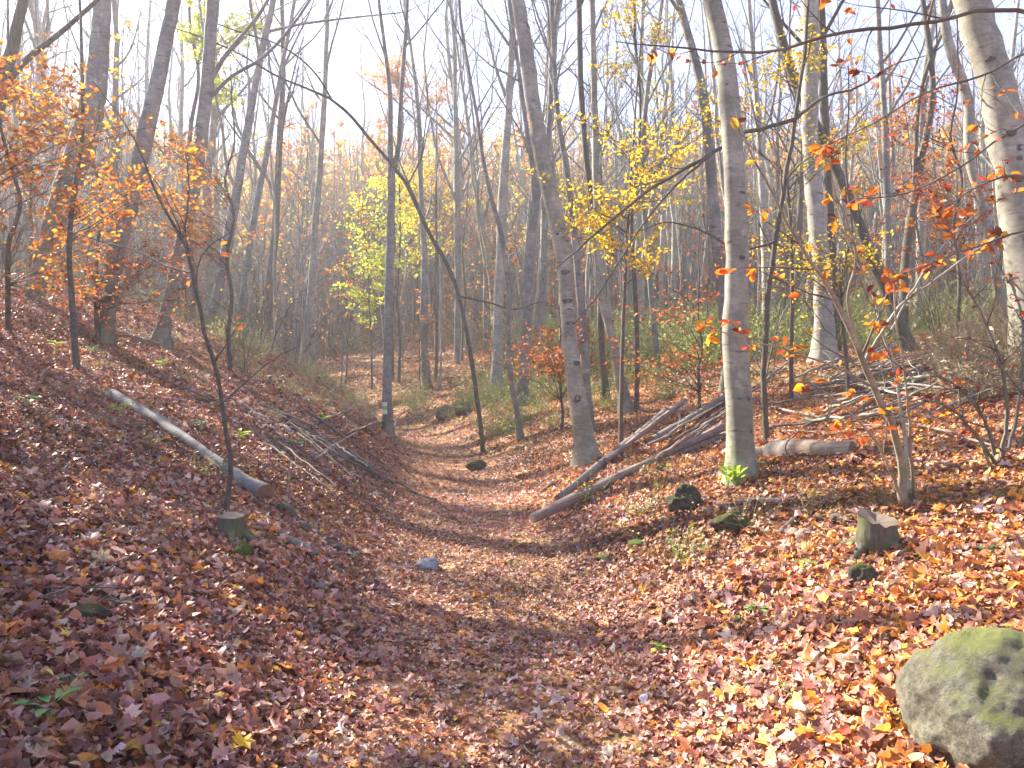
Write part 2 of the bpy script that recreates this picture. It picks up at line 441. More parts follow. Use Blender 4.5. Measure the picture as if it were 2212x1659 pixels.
# ------------------------------------------------------------------ leaf shapes for the litter
def leaf_outline(kind):
    if kind == 0:   # beech, oval
        return [(0, 0), (0.22, .26), (.30, .55), (.17, .85), (0, 1.0), (-.17, .85), (-.30, .55), (-.22, .26)]
    if kind == 1:   # maple, five lobes
        return [(0, 0), (.30, .02), (.20, .22), (.55, .30), (.34, .46), (.42, .72), (.16, .62), (0, 1.0), (-.16, .62), (-.42, .72), (-.34, .46), (-.55, .30), (-.20, .22), (-.30, .02)]
    if kind == 2:   # hornbeam, narrow
        return [(0, 0), (.15, .2), (.21, .5), (.12, .82), (0, 1.05), (-.12, .82), (-.21, .5), (-.15, .2)]
    return [(0, 0), (.33, .18), (.42, .52), (.22, .86), (0, .95), (-.22, .86), (-.42, .52), (-.33, .18)]
def litter_mesh(kind, curl, twist, fold, name, r):
    ol = np.array(leaf_outline(kind), float)
    n = len(ol)
    ring = ol - np.array([0, .48])
    inner = ring * 0.45
    pts = np.concatenate([ring, inner, [[0, 0]]])
    x, y = pts[:, 0], pts[:, 1]
    z = curl * (y ** 2) * 1.3 + fold * np.abs(x) * 1.2 + twist * x * y * 2 + 0.06 * r.normal(size=len(x)) * (np.abs(x) + np.abs(y) > .2)
    # roll the blade when strongly curled
    V = np.stack([x * (1 - 0.35 * abs(fold)), y * (1 - 0.35 * abs(curl)), z], 1)
    F4 = [[i, (i + 1) % n, n + (i + 1) % n, n + i] for i in range(n)]
    F3 = [[n + i, n + (i + 1) % n, 2 * n] for i in range(n)]
    return V, F4, F3
r3 = np.random.default_rng(5)
LEAFS = []
for k, cu, tw, fo in [(0, .5, .3, .3), (0, -.6, .2, .5), (1, .35, .3, .2), (1, -.5, -.4, .3), (0, .9, -.5, .6), (3, .5, .4, -.4), (2, -.4, .5, .5), (0, .2, -.2, .8), (3, -.7, -.3, .4), (1, .8, .5, -.3)]:
    V, F4, F3 = litter_mesh(k, cu, tw, fo, 'leaf', r3)
    LEAFS.append((V, F4, F3))
def leaf_proto(i, mat):
    V, F4, F3 = LEAFS[i]
    me = mesh_np('leaf', V, F4, F3, True); me.materials.append(mat)
    return me
def inst_object(name, protos, pts, rot, scl, idx, tint, label=None, cat=None, kind='stuff'):
    """one object: a cloud of points with geometry-nodes instances"""
    me = bpy.data.meshes.new(name)
    n = len(pts)
    me.vertices.add(n); me.vertices.foreach_set('co', np.asarray(pts, np.float32).ravel())
    def attr(nm, ty, data, key='value'):
        a = me.attributes.new(nm, ty, 'POINT'); a.data.foreach_set(key, np.asarray(data).ravel())
    attr('rot', 'FLOAT_VECTOR', np.asarray(rot, np.float32), 'vector')
    attr('scl', 'FLOAT', np.asarray(scl, np.float32))
    attr('idx', 'INT', np.asarray(idx, np.int32))
    c4 = np.concatenate([np.asarray(tint, np.float32), np.ones((n, 1), np.float32)], 1)
    attr('tint', 'FLOAT_COLOR', c4, 'color')
    ob = bpy.data.objects.new(name, me); link(ob)
    col = bpy.data.collections.new(name + '_shapes')
    for i, pm in enumerate(protos):
        po = bpy.data.objects.new('%s_shape_%02d' % (name, i), pm); col.objects.link(po)
    g = bpy.data.node_groups.new(name, 'GeometryNodeTree')
    g.interface.new_socket('Geometry', in_out='INPUT', socket_type='NodeSocketGeometry')
    g.interface.new_socket('Geometry', in_out='OUTPUT', socket_type='NodeSocketGeometry')
    ni = g.nodes.new('NodeGroupInput'); no = g.nodes.new('NodeGroupOutput')
    mp = g.nodes.new('GeometryNodeMeshToPoints')
    ci = g.nodes.new('GeometryNodeCollectionInfo'); ci.inputs['Collection'].default_value = col
    ci.inputs['Separate Children'].default_value = True; ci.inputs['Reset Children'].default_value = True
    ip = g.nodes.new('GeometryNodeInstanceOnPoints')
    ip.inputs['Pick Instance'].default_value = True
    def na(nm, ty):
        a = g.nodes.new('GeometryNodeInputNamedAttribute'); a.data_type = ty; a.inputs['Name'].default_value = nm
        return a.outputs['Attribute']
    e2r = g.nodes.new('FunctionNodeEulerToRotation')
    g.links.new(na('rot', 'FLOAT_VECTOR'), e2r.inputs[0])
    g.links.new(ni.outputs[0], mp.inputs['Mesh'])
    g.links.new(mp.outputs[0], ip.inputs['Points'])
    g.links.new(ci.outputs[0], ip.inputs['Instance'])
    g.links.new(na('idx', 'INT'), ip.inputs['Instance Index'])
    g.links.new(e2r.outputs[0], ip.inputs['Rotation'])
    g.links.new(na('scl', 'FLOAT'), ip.inputs['Scale'])
    g.links.new(ip.outputs[0], no.inputs[0])
    md = ob.modifiers.new('scatter', 'NODES'); md.node_group = g
    ob['kind'] = kind
    if label: ob['label'] = label
    if cat: ob['category'] = cat
    return ob
def euler_from(nv, yaw):
    """euler XYZ taking Z to nv, after turning by yaw about Z  (arrays)"""
    X = np.stack([np.cos(yaw), np.sin(yaw), np.zeros_like(yaw)], 1)
    X = nrm(X - (X * nv).sum(1, keepdims=True) * nv)
    Y = np.cross(nv, X)
    m20, m21, m22 = X[:, 2], Y[:, 2], nv[:, 2]
    ry = -np.arcsin(np.clip(m20, -1, 1)); rx = np.arctan2(m21, m22); rz = np.arctan2(X[:, 1], X[:, 0])
    return np.stack([rx, ry, rz], 1)

PAL = np.array([(.38, .15, .10), (.48, .175, .075), (.22, .09, .07), (.56, .34, .22), (.70, .27, .05), (.64, .46, .36), (.46, .235, .20), (.78, .46, .08), (.60, .31, .23), (.37, .18, .145)])  # leaf colours by kind; mauve ones also have the bluish shade painted in
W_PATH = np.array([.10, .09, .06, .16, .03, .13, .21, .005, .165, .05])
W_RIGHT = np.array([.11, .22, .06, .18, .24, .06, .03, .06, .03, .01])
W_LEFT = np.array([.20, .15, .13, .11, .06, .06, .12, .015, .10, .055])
def litter():
    cs = []
    bands = [(1.7, 4.5, 2500, 1.05), (4.5, 8, 1700, 1.0), (8, 13, 900, 1.1), (13, 20, 290, 1.35), (20, 34, 110, 1.9), (34, 54, 30, 2.8)]
    for y0, y1, dens, sc in bands:
        w0, w1 = 0.74 * y1 + 0.6, 0
        area = 2 * w0 * (y1 - y0)
        n = int(area * dens)
        x = rng.uniform(-w0, w0, n); y = rng.uniform(y0, y1, n)
        keep = np.abs(x) < 0.76 * y + 0.6
        x, y = x[keep], y[keep]
        cs.append((x, y, np.full(len(x), sc)))
    x = np.concatenate([c[0] for c in cs]); y = np.concatenate([c[1] for c in cs]); sc = np.concatenate([c[2] for c in cs])
    n = len(x)
    d = x - centre(y)
    thin = (vnoise(x / 1.7, y / 1.7, 31) > 0.22) & (rng.random(n) < 0.35)
    x, y, sc, d = x[~thin], y[~thin], sc[~thin], d[~thin]; n = len(x)
    path = np.exp(-(d / 0.95) ** 4)
    size = rng.choice([.032, .046, .064, .085, .11], n, p=[.26, .32, .25, .13, .04]) * sc * .88 * (1 - .34 * path)
    nv = normal(x, y)
    nv = nrm(nv + rng.normal(size=(n, 3)) * rng.choice([.18, .45, .9], n, p=[.42, .38, .20])[:, None] * np.where(path > .5, .75, 1)[:, None])
    nv[:, 2] = np.abs(nv[:, 2]) + .05; nv = nrm(nv)
    yaw = rng.uniform(0, 2 * math.pi, n)
    z = height(x, y) + rng.uniform(0.0, 0.045, n) * (1 - .5 * path) + size * .12
    # colour
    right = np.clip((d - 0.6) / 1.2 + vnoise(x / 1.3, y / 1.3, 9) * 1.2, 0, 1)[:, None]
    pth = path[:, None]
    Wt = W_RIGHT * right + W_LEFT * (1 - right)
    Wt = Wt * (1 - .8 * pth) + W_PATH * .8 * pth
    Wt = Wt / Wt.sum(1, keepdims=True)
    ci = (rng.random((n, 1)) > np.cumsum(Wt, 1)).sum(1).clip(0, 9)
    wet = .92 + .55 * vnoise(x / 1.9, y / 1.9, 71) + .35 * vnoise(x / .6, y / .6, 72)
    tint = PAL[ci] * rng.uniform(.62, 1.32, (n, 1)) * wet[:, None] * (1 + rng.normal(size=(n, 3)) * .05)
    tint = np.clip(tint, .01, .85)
    idx = rng.integers(0, len(LEAFS), n)
    mp = np.isin(idx, [2, 3, 9]) & (rng.random(n) < .45)
    idx[mp] = 0
    size = np.where(np.isin(idx, [2, 3, 9]), size * 1.35, size)
    return np.stack([x, y, z], 1), euler_from(nv, yaw), size, idx, tint, nv
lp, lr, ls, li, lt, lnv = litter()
# the 280 leaves that show largest are objects of their own, parts of the floor
u = lp[:, 0] / lp[:, 1]; v = (CAMZ - lp[:, 2]) / lp[:, 1]
vis = (np.abs(u) < math.tan(HFOV / 2) * .99) & (v < math.tan(HFOV / 2) * .745) & (lnv[:, 2] > .75)
above = lp[:, 2] - height(lp[:, 0], lp[:, 1])
score = np.where(vis, ls / lp[:, 1] * (0.6 + above * 12), 0)
big = np.argsort(-score)[:285]
keep = np.ones(len(lp), bool); keep[big] = False
LO = [leaf_proto(i, M['leaf_o']) for i in range(len(LEAFS))]
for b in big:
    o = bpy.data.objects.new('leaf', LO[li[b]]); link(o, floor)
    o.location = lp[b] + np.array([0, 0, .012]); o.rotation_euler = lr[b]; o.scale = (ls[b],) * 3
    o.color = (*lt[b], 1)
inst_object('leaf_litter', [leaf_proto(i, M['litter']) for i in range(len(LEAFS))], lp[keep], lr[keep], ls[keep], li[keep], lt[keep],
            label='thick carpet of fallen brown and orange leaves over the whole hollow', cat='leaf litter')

# ------------------------------------------------------------------ hand-placed trees
def smooth_path(P, Rr, n):
    P = np.asarray(P, float); Rr = np.asarray(Rr, float)
    s = np.concatenate([[0], np.cumsum(np.linalg.norm(np.diff(P, axis=0), axis=1))])
    # Catmull-Rom resample
    t = np.linspace(0, s[-1], n)
    out = np.empty((n, 3))
    m = np.gradient(P, s, axis=0)
    k = np.clip(np.searchsorted(s, t, side='right') - 1, 0, len(s) - 2)
    h = (s[k + 1] - s[k])[:, None]; q = ((t - s[k]) / (s[k + 1] - s[k]))[:, None]
    out = (2 * q**3 - 3 * q**2 + 1) * P[k] + (q**3 - 2 * q**2 + q) * h * m[k] + (-2 * q**3 + 3 * q**2) * P[k + 1] + (q**3 - q**2) * h * m[k + 1]
    return out, np.interp(t, s, Rr)
def trunk_acc(acc, P, Rr, sides=18, flare=0.5, seed=0, wob=0.04, sink=0.25, n=None):
    r = np.random.default_rng(seed)
    n = n or max(14, int(len(P) * 5))
    P, Rr = smooth_path(P, Rr, n)
    if sink:
        P = np.concatenate([[P[0] - np.array([0, 0, sink])], P]); Rr = np.concatenate([[Rr[0]], Rr]); n += 1
    a = np.arange(sides) / sides * 2 * math.pi
    hgt = np.maximum(P[:, 2] - P[0, 2] - sink, 0)
    fl = np.exp(-hgt / (Rr[0] * 2.2))
    lob = 1 + 0.35 * np.sin(a * r.integers(3, 5) + r.uniform(0, 6)) + 0.2 * np.sin(a * 7 + r.uniform(0, 6))
    ph = r.uniform(0, 6, 6)
    mod = 1 + fl[:, None] * flare * lob[None] + wob * .8 * np.sin(hgt[:, None] * 2.1 + ph[0]) + wob * .5 * np.sin(hgt[:, None] * 5.3 + ph[1]) + wob * np.sin(a[None] * 2 + hgt[:, None] * 0.9 + ph[2]) + wob * .6 * np.sin(a[None] * 3 - hgt[:, None] * 1.7 + ph[3]) + wob * .25 * r.normal(size=(n, sides))
    P = P + r.normal(size=P.shape) * Rr[:, None] * 0.05 * np.array([1, 1, 0])
    V, F = tubes(P, Rr, sides, mod[None])
    acc.add(V, F)
    return P, Rr
def px_path(pts, Y, lean=0.0):
    P = []; Rr = []
    n = len(pts)
    for i, (px, py, wd) in enumerate(pts):
        y = Y + lean * i / max(1, n - 1)
        P.append(at(px, py, y)); Rr.append(wd / 2 / FPX * y)
    return np.array(P), np.array(Rr)
def extend(P, Rr, top, rtop=0.02, straight=0.25, r=None, n=5):
    """continue a stem upward to height top"""
    r = r or rng
    d = nrm(P[-1] - P[-2]); p = P[-1].copy(); out = [P]; rr = [Rr]
    rem = top - p[2]
    if rem <= 0.3: return P, Rr
    step = rem / n
    r0 = Rr[-1]
    Q = []; K = []
    for i in range(n):
        d = nrm(d + np.array([0, 0, straight]) + r.normal(size=3) * .07 * np.array([1, 1, 0.2]))
        p = p + d * step / max(d[2], .35)
        Q.append(p.copy()); K.append(r0 + (rtop - r0) * (i + 1) / n)
    return np.concatenate([P, Q]), np.concatenate([Rr, K])
def crown(parents, top_t0=0.3, k1=14, k2=6, k3=5, ang=(.45, .95), lf=(.38, .5, .5), r=None, flat=.8, up=.12, rmin=.003, sides=(6, 4, 3)):
    """limbs, branches, twigs on a list of (P,R) stems -> (limb arrays)"""
    r = r or rng
    A = []; 
    for P, Rr in parents:
        P, Rr = smooth_path(P, Rr, 24)
        C1, R1 = kids(P[None], Rr[None], k1, top_t0, .98, ang, lf[0], .5, 5, up, .12, flat, rmin * 2, r)
        A.append((C1, R1))
    C1 = np.concatenate([a[0] for a in A]); R1 = np.concatenate([a[1] for a in A])
    C2, R2 = kids(C1, R1, k2, .25, .98, (.5, 1.0), lf[1], .55, 4, .06, .12, .6, rmin * 1.3, r)
    C3, R3 = kids(C2, R2, k3, .2, .98, (.45, 1.0), lf[2], .6, 3, .03, .12, .6, rmin, r) if k3 else (C2[:0], R2[:0])
    return (C1, R1), (C2, R2), (C3, R3)
def knots(P, Rr, ks, sides=10):
    acc = Acc()
    return acc
def hand_tree(name, label, cat, pts, Y=None, lean=0.0, top=14, mat='beech', forks=(), crown_kw=None, leaves=None, sides=18, group=None, flare=.5, seed=0, rtop=.02, wob=.04, ground=True):
    r = np.random.default_rng(seed + 100)
    if Y is None: Y = hit(pts[0][0], pts[0][1])[1]
    P, Rr = px_path(pts, Y, lean)
    if ground:
        gz = H(P[0, 0], P[0, 1])
        if P[0, 2] > gz + .02: 
            P = np.concatenate([[[P[0, 0], P[0, 1], gz]], P]); Rr = np.concatenate([[Rr[0]], Rr])
        else: P[0, 2] = min(P[0, 2], gz)
    org = P[0].copy()
    root = thing(name, label, cat, org, group)
    stems = []
    P, Rr = extend(P, Rr, top, rtop, r=r) if not (forks and forks[0][0] == 'end') else (P, Rr)
    a = Acc(); P2, R2 = trunk_acc(a, P, Rr, sides, flare, seed, wob)
    part('trunk', a, M[mat], root, org)
    if not (forks and forks[0][0] == 'end'): stems.append((P, Rr))
    for f in forks:
        fp = f[1]; fl = f[2] if len(f) > 2 else 0
        Q, K = px_path(fp, Y + (lean if f[0] == 'end' else f[3] if len(f) > 3 else 0), fl)
        Q, K = extend(Q, K, top * .95, rtop, r=r) if f[0] != 'stub' else (Q, K)
        a = Acc(); trunk_acc(a, Q, K, max(6, sides - 6), 0, seed + 7, wob * .7, sink=0)
        part('limb', a, M[mat], root, org)
        stems.append((Q, K))
    kw = dict(k1=14, k2=6, k3=4); kw.update(crown_kw or {})
    t0 = kw.pop('t0', .42)
    L1, L2, L3 = crown(stems, t0, r=r, **kw)
    a = Acc()
    for (C, CR), sd_ in ((L1, 6), (L2, 4), (L3, 3)):
        if len(C): a.add(*tubes(C, CR, sd_))
    part('crown', a, M['twig' if mat == 'dark' else 'grey'], root, org)
    if leaves:
        lm, per, size, frac = leaves
        C = L3[0] if len(L3[0]) else L2[0]
        sel = r.random(len(C)) < frac
        a = Acc(); a.add(*leaves_on(C[sel], per, size, r=r))
        part('foliage', a, M[lm], root, org, smooth=False)
    return root

hand_tree('beech_tree', 'tall smooth beech with bright green sprouts at its foot above the fallen poles', 'tree',
    [(1603, 1042, 60), (1601, 985, 55), (1599, 900, 55), (1592, 800, 53), (1590, 700, 51), (1591, 560, 49), (1588, 430, 45), (1581, 300, 42), (1572, 180, 40), (1556, 80, 38), (1540, 0, 36)],
    top=15, seed=1, crown_kw=dict(t0=.5), flare=.35)
hand_tree('beech_tree', 'leaning beech with sunlit left flank and dark knots, right of the path', 'tree',
    [(1271, 1000, 44), (1263, 955, 37), (1250, 880, 36), (1238, 800, 35), (1231, 720, 34), (1225, 650, 34), (1217, 560, 34), (1206, 490, 35), (1186, 410, 35), (1164, 300, 34), (1150, 200, 33), (1136, 100, 31), (1119, 0, 28)],
    top=15, seed=2, crown_kw=dict(t0=.55))
hand_tree('beech_tree', 'darker slim stem close behind the leaning beech with the sunlit flank', 'tree',
    [(1285, 975, 22), (1268, 850, 19), (1258, 700, 17), (1246, 560, 16), (1236, 470, 15), (1226, 380, 13), (1205, 250, 11), (1196, 100, 10), (1192, 0, 9)],
    Y=12.6, top=13, seed=3, mat='grey', sides=12, crown_kw=dict(t0=.45))
hand_tree('beech_tree', 'grey stem leaning left whose foot stands alone on the sunny slope', 'tree',
    [(1354, 892, 26), (1340, 820, 21), (1322, 730, 19), (1302, 650, 19), (1296, 560, 18), (1292, 480, 18), (1286, 300, 15), (1281, 100, 13), (1280, 0, 12)],
    top=18, seed=4, mat='beech', sides=14, crown_kw=dict(t0=.4))
hand_tree('beech_tree', 'straight thin dark trunk just left of the stem that leans left on the sunny slope', 'tree',
    [(1308, 868, 18), (1301, 760, 14), (1296, 640, 12), (1283, 480, 12), (1262, 300, 13), (1254, 150, 13), (1250, 0, 12)],
    top=19, seed=5, mat='dark', sides=10, crown_kw=dict(t0=.4))
hand_tree('beech_tree', 'sturdy brown-grey trunk that forks halfway up, beside the green undergrowth', 'tree',
    [(1128, 882, 24), (1133, 790, 22), (1138, 690, 22), (1142, 590, 22), (1150, 500, 23), (1157, 435, 20)],
    top=17, seed=6, mat='grey', sides=12, lean=0, forks=(('end', [(1157, 440, 17), (1153, 380, 13), (1138, 280, 11), (1127, 200, 11), (1112, 90, 10), (1100, 0, 9)]), ('fork', [(1157, 440, 15), (1178, 340, 12), (1188, 240, 12), (1192, 120, 11), (1205, 0, 9)])), crown_kw=dict(t0=.3))
hand_tree('beech_tree', 'pale trunk with sunlit left edge behind the thin wavy sapling near the path', 'tree',
    [(1072, 846, 24), (1074, 760, 23), (1077, 660, 22), (1081, 560, 21), (1085, 450, 21), (1091, 340, 19), (1098, 240, 17), (1104, 120, 14), (1108, 0, 11)],
    top=22, seed=7, mat='pale', sides=12, crown_kw=dict(t0=.4))
hand_tree('young_tree', 'thin wavy pale stem leaning left with its foot on the lit bank', 'tree',
    [(1126, 948, 15), (1117, 890, 12), (1104, 820, 11), (1097, 720, 10), (1100, 650, 10), (1090, 560, 10), (1082, 500, 10), (1062, 430, 9), (1045, 350, 9), (1030, 250, 8), (1012, 150, 7), (992, 0, 6)],
    top=14, seed=8, mat='grey', sides=10, flare=.3, crown_kw=dict(t0=.4, k1=9))
# arching dark sapling
hand_tree('young_tree', 'slender dark sapling arching far over to the left across the path', 'tree',
    [(1044, 978, 10.4), (1037, 910, 9.6), (1026, 830, 9.6), (1012, 740, 9.6), (998, 670, 9.6), (982, 610, 9.6), (962, 565, 8.8), (928, 505, 8.8), (898, 440, 8.0), (878, 398, 8.0), (850, 360, 7.2), (800, 302, 7.2), (752, 245, 6.4), (712, 212, 5.6)],
    top=0, seed=9, mat='dark', sides=10, flare=.3, forks=(('end', [(712, 212, 6), (660, 190, 5), (600, 165, 4.5), (520, 118, 4), (420, 75, 3), (380, 62, 2)]), ('stub', [(716, 214, 5), (690, 170, 4.5), (640, 120, 4), (600, 96, 3.5), (520, 70, 3), (440, 40, 2)]), ('stub', [(880, 400, 5), (905, 350, 4), (918, 280, 3), (925, 180, 2)]), ('stub', [(992, 640, 5), (1060, 655, 4), (1110, 668, 3), (1170, 650, 2)])),
    crown_kw=dict(t0=.25, k1=7, k2=4, k3=3, lf=(.30, .4, .4), rmin=.0025))
wt = hand_tree('waymarked_tree', 'straight grey tree at the path bend with a painted trail blaze on its trunk', 'tree',
    [(838, 942, 24), (837, 880, 21), (837, 800, 20), (839, 700, 19), (842, 560, 18), (845, 450, 17), (846, 365, 16)],
    top=20, seed=10, mat='grey', sides=16, flare=.35, lean=0, forks=(('end', [(846, 372, 13), (843, 300, 11), (843, 210, 10), (832, 110, 8), (818, 0, 7)]), ('fork', [(848, 378, 11), (860, 320, 10), (864, 250, 9), (868, 180, 9), (876, 80, 8), (880, 0, 7)])), crown_kw=dict(t0=.2, k1=12, ang=(.3, .75)))
hand_tree('beech_tree', 'grey beech on the left bank with one brightly sunlit edge at its foot', 'tree',
    [(347, 742, 34), (352, 710, 25), (362, 660, 23), (374, 610, 24), (385, 555, 27), (396, 505, 28), (408, 455, 28), (420, 395, 28), (430, 330, 28), (440, 250, 27), (448, 170, 26), (453, 100, 25), (461, 0, 24)],
    top=18, seed=11, mat='grey', sides=16, forks=(('fork', [(446, 195, 9), (480, 130, 9), (520, 80, 8), (560, 30, 7), (590, -20, 6)]), ('fork', [(442, 225, 8), (500, 165, 7), (560, 130, 7), (620, 70, 6), (670, 0, 5)])), crown_kw=dict(k1=9, k2=5, k3=3, t0=.35))
hand_tree('beech_tree', 'dark leaning trunk half hidden by orange leaves on the left bank', 'tree',
    [(225, 742, 28), (236, 670, 27), (247, 600, 28), (258, 535, 29), (274, 475, 30), (288, 415, 30), (302, 350, 31), (320, 270, 32), (334, 210, 32), (348, 140, 30), (360, 80, 29), (377, 0, 27)],
    top=17, seed=12, mat='grey', sides=16, crown_kw=dict(k1=9, k2=5, k3=3, t0=.45))
hand_tree('beech_tree', 'thickest trunk on the left, leaning right through a cloud of orange leaves', 'tree',
    [(62, 700, 46), (72, 650, 38), (84, 600, 38), (97, 550, 39), (115, 490, 44), (135, 430, 47), (157, 370, 50), (176, 315, 52), (192, 255, 50), (204, 200, 46), (213, 130, 40), (218, 60, 36), (221, 0, 33)],
    Y=13.5, top=17, seed=13, mat='grey', sides=16, crown_kw=dict(k1=9, k2=5, k3=3, t0=.5))
hand_tree('beech_tree', 'forked dark trunk at the far upper left reaching into the corner', 'tree',
    [(-90, 760, 40), (-70, 600, 34), (-45, 430, 30), (-20, 300, 28), (0, 215, 26), (14, 150, 25), (30, 90, 23), (50, 0, 20)],
    Y=11, top=15, seed=14, mat='dark', sides=14, forks=(('fork', [(2, 208, 15), (30, 160, 13), (70, 118, 12), (120, 80, 11), (160, 45, 10), (205, 5, 9)]),), crown_kw=dict(k1=9, k2=5, k3=3, t0=.45))
hand_tree('beech_tree', 'slim trunk behind the sunlit-edged beech, splitting with a lower left limb', 'tree',
    [(432, 770, 20), (452, 700, 18), (470, 630, 19), (484, 560, 21), (497, 490, 22), (512, 410, 20), (522, 345, 18), (536, 270, 17), (550, 190, 15), (566, 110, 14), (586, 20, 12)],
    Y=21, top=21, seed=15, mat='grey', sides=12, forks=(('fork', [(505, 400, 8), (488, 350, 7), (482, 290, 6), (470, 230, 5)]),), crown_kw=dict(k1=9, k2=5, k3=3, t0=.35))
hand_tree('beech_tree', 'thin grey stem, second to the right of the sunlit-edged beech', 'tree',
    [(505, 790, 11), (512, 720, 11), (528, 610, 12), (544, 500, 13), (560, 410, 13), (578, 325, 12), (592, 240, 10), (610, 140, 9), (636, 0, 7)],
    Y=23, top=21, seed=16, mat='grey', sides=10, crown_kw=dict(k1=9, k2=5, k3=3, t0=.3))
hand_tree('beech_tree', 'tall pale slender tree standing between the left bank and the waymarked tree', 'tree',
    [(652, 800, 17), (662, 720, 16), (671, 640, 15), (676, 560, 14), (682, 470, 14), (690, 380, 13), (696, 290, 12), (701, 200, 11), (705, 100, 10), (708, 0, 8)],
    Y=24, top=23, seed=17, mat='beech', sides=12, crown_kw=dict(k1=9, k2=5, k3=3, t0=.3))
hand_tree('pale_tree', 'broad whitish trunk behind the orange-leaved sapling', 'tree',
    [(1780, 785, 44), (1779, 700, 37), (1777, 600, 36), (1768, 500, 36), (1757, 400, 34), (1751, 300, 35), (1750, 200, 37), (1752, 100, 36), (1747, 0, 34)],
    Y=15, top=18, seed=18, mat='pale', sides=16, crown_kw=dict(t0=.5))
hand_tree('dark_tree', 'straight dark trunk pressed close behind the broad whitish trunk', 'tree',
    [(1806, 790, 24), (1800, 650, 21), (1793, 500, 20), (1786, 350, 19), (1779, 200, 18), (1776, 80, 17), (1772, 0, 16)],
    Y=17, top=19, seed=19, mat='dark', sides=12, crown_kw=dict(t0=.4))
hand_tree('dark_tree', 'rough brown trunk leaning strongly left, its foot at the back of the right bank', 'tree',
    [(1962, 768, 34), (1940, 700, 29), (1915, 630, 27), (1880, 545, 25), (1850, 470, 23), (1815, 385, 23), (1780, 310, 23), (1745, 235, 22), (1715, 165, 21), (1690, 90, 19), (1668, 0, 17)],
    Y=15.5, top=16, seed=20, mat='dark', sides=14, crown_kw=dict(t0=.55))
hand_tree('dark_tree', 'dark forked trunk right of the strongly leaning brown one', 'tree',
    [(1948, 735, 22), (1952, 640, 19), (1956, 560, 18), (1966, 480, 18), (1980, 400, 17), (1990, 340, 17)],
    Y=18, top=18, seed=21, mat='dark', sides=12, lean=0, forks=(('end', [(1990, 345, 14), (2005, 270, 13), (2014, 190, 13), (2008, 100, 12), (1996, 20, 10)]), ('fork', [(1972, 440, 9), (1978, 330, 9), (1984, 230, 9), (2002, 150, 8), (2040, 60, 7), (2060, 0, 6)])), crown_kw=dict(t0=.3))
hand_tree('beech_tree', 'crooked grey trunk left of the massive beech at the right edge', 'tree',
    [(2200, 790, 20), (2182, 730, 18), (2163, 650, 17), (2150, 570, 16), (2138, 500, 16), (2116, 420, 17), (2098, 360, 19), (2092, 300, 20), (2094, 235, 20), (2080, 180, 20), (2055, 115, 19), (2040, 50, 18), (2034, 0, 17)],
    Y=13, top=15, seed=22, mat='beech', sides=12, crown_kw=dict(t0=.45))
hand_tree('beech_tree', 'massive smooth beech with black knots at the right edge', 'tree',
    [(2252, 860, 96), (2243, 780, 84), (2236, 700, 82), (2228, 620, 80), (2216, 520, 78), (2200, 430, 76), (2184, 340, 74), (2165, 250, 70), (2146, 165, 68), (2122, 80, 68), (2098, 0, 68)],
    Y=8.2, top=15, seed=23, mat='beech', sides=20, crown_kw=dict(t0=.5))
hand_tree('beech_tree', 'slim mottled trunk between the yellow leaves and the tall smooth beech', 'tree',
    [(1572, 800, 26), (1568, 700, 24), (1560, 620, 24), (1550, 540, 24), (1542, 460, 24), (1537, 380, 23), (1531, 300, 22), (1522, 220, 20), (1502, 130, 19), (1482, 60, 17), (1466, 0, 16)],
    Y=13.5, top=16, seed=24, mat='grey', sides=14, crown_kw=dict(t0=.45))
hand_tree('beech_tree', 'upright grey trunk among thin twigs just left of the crooked one at the right', 'tree',
    [(1920, 760, 14), (1918, 600, 13), (1916, 470, 14), (1914, 330, 14), (1907, 200, 13), (1899, 80, 12), (1895, 0, 11)],
    Y=20, top=20, seed=25, mat='grey', sides=10, crown_kw=dict(t0=.35))
hand_tree('beech_tree', 'thin upright stem rising through the yellow leaf cluster', 'tree',
    [(1420, 800, 13), (1408, 650, 12), (1396, 500, 12), (1386, 380, 11), (1392, 260, 11), (1405, 150, 10), (1425, 40, 8), (1430, 0, 8)],
    Y=19, top=18, seed=26, mat='grey', sides=10, crown_kw=dict(t0=.35))
hand_tree('beech_tree', 'slender grey trunk half-way between the waymarked tree and the pale trunk', 'tree',
    [(990, 860, 14), (988, 760, 14), (989, 640, 15), (989, 520, 15), (987, 400, 13), (985, 300, 11), (983, 200, 9), (980, 80, 7)],
    Y=31, top=27, seed=27, mat='grey', sides=10, crown_kw=dict(t0=.3))

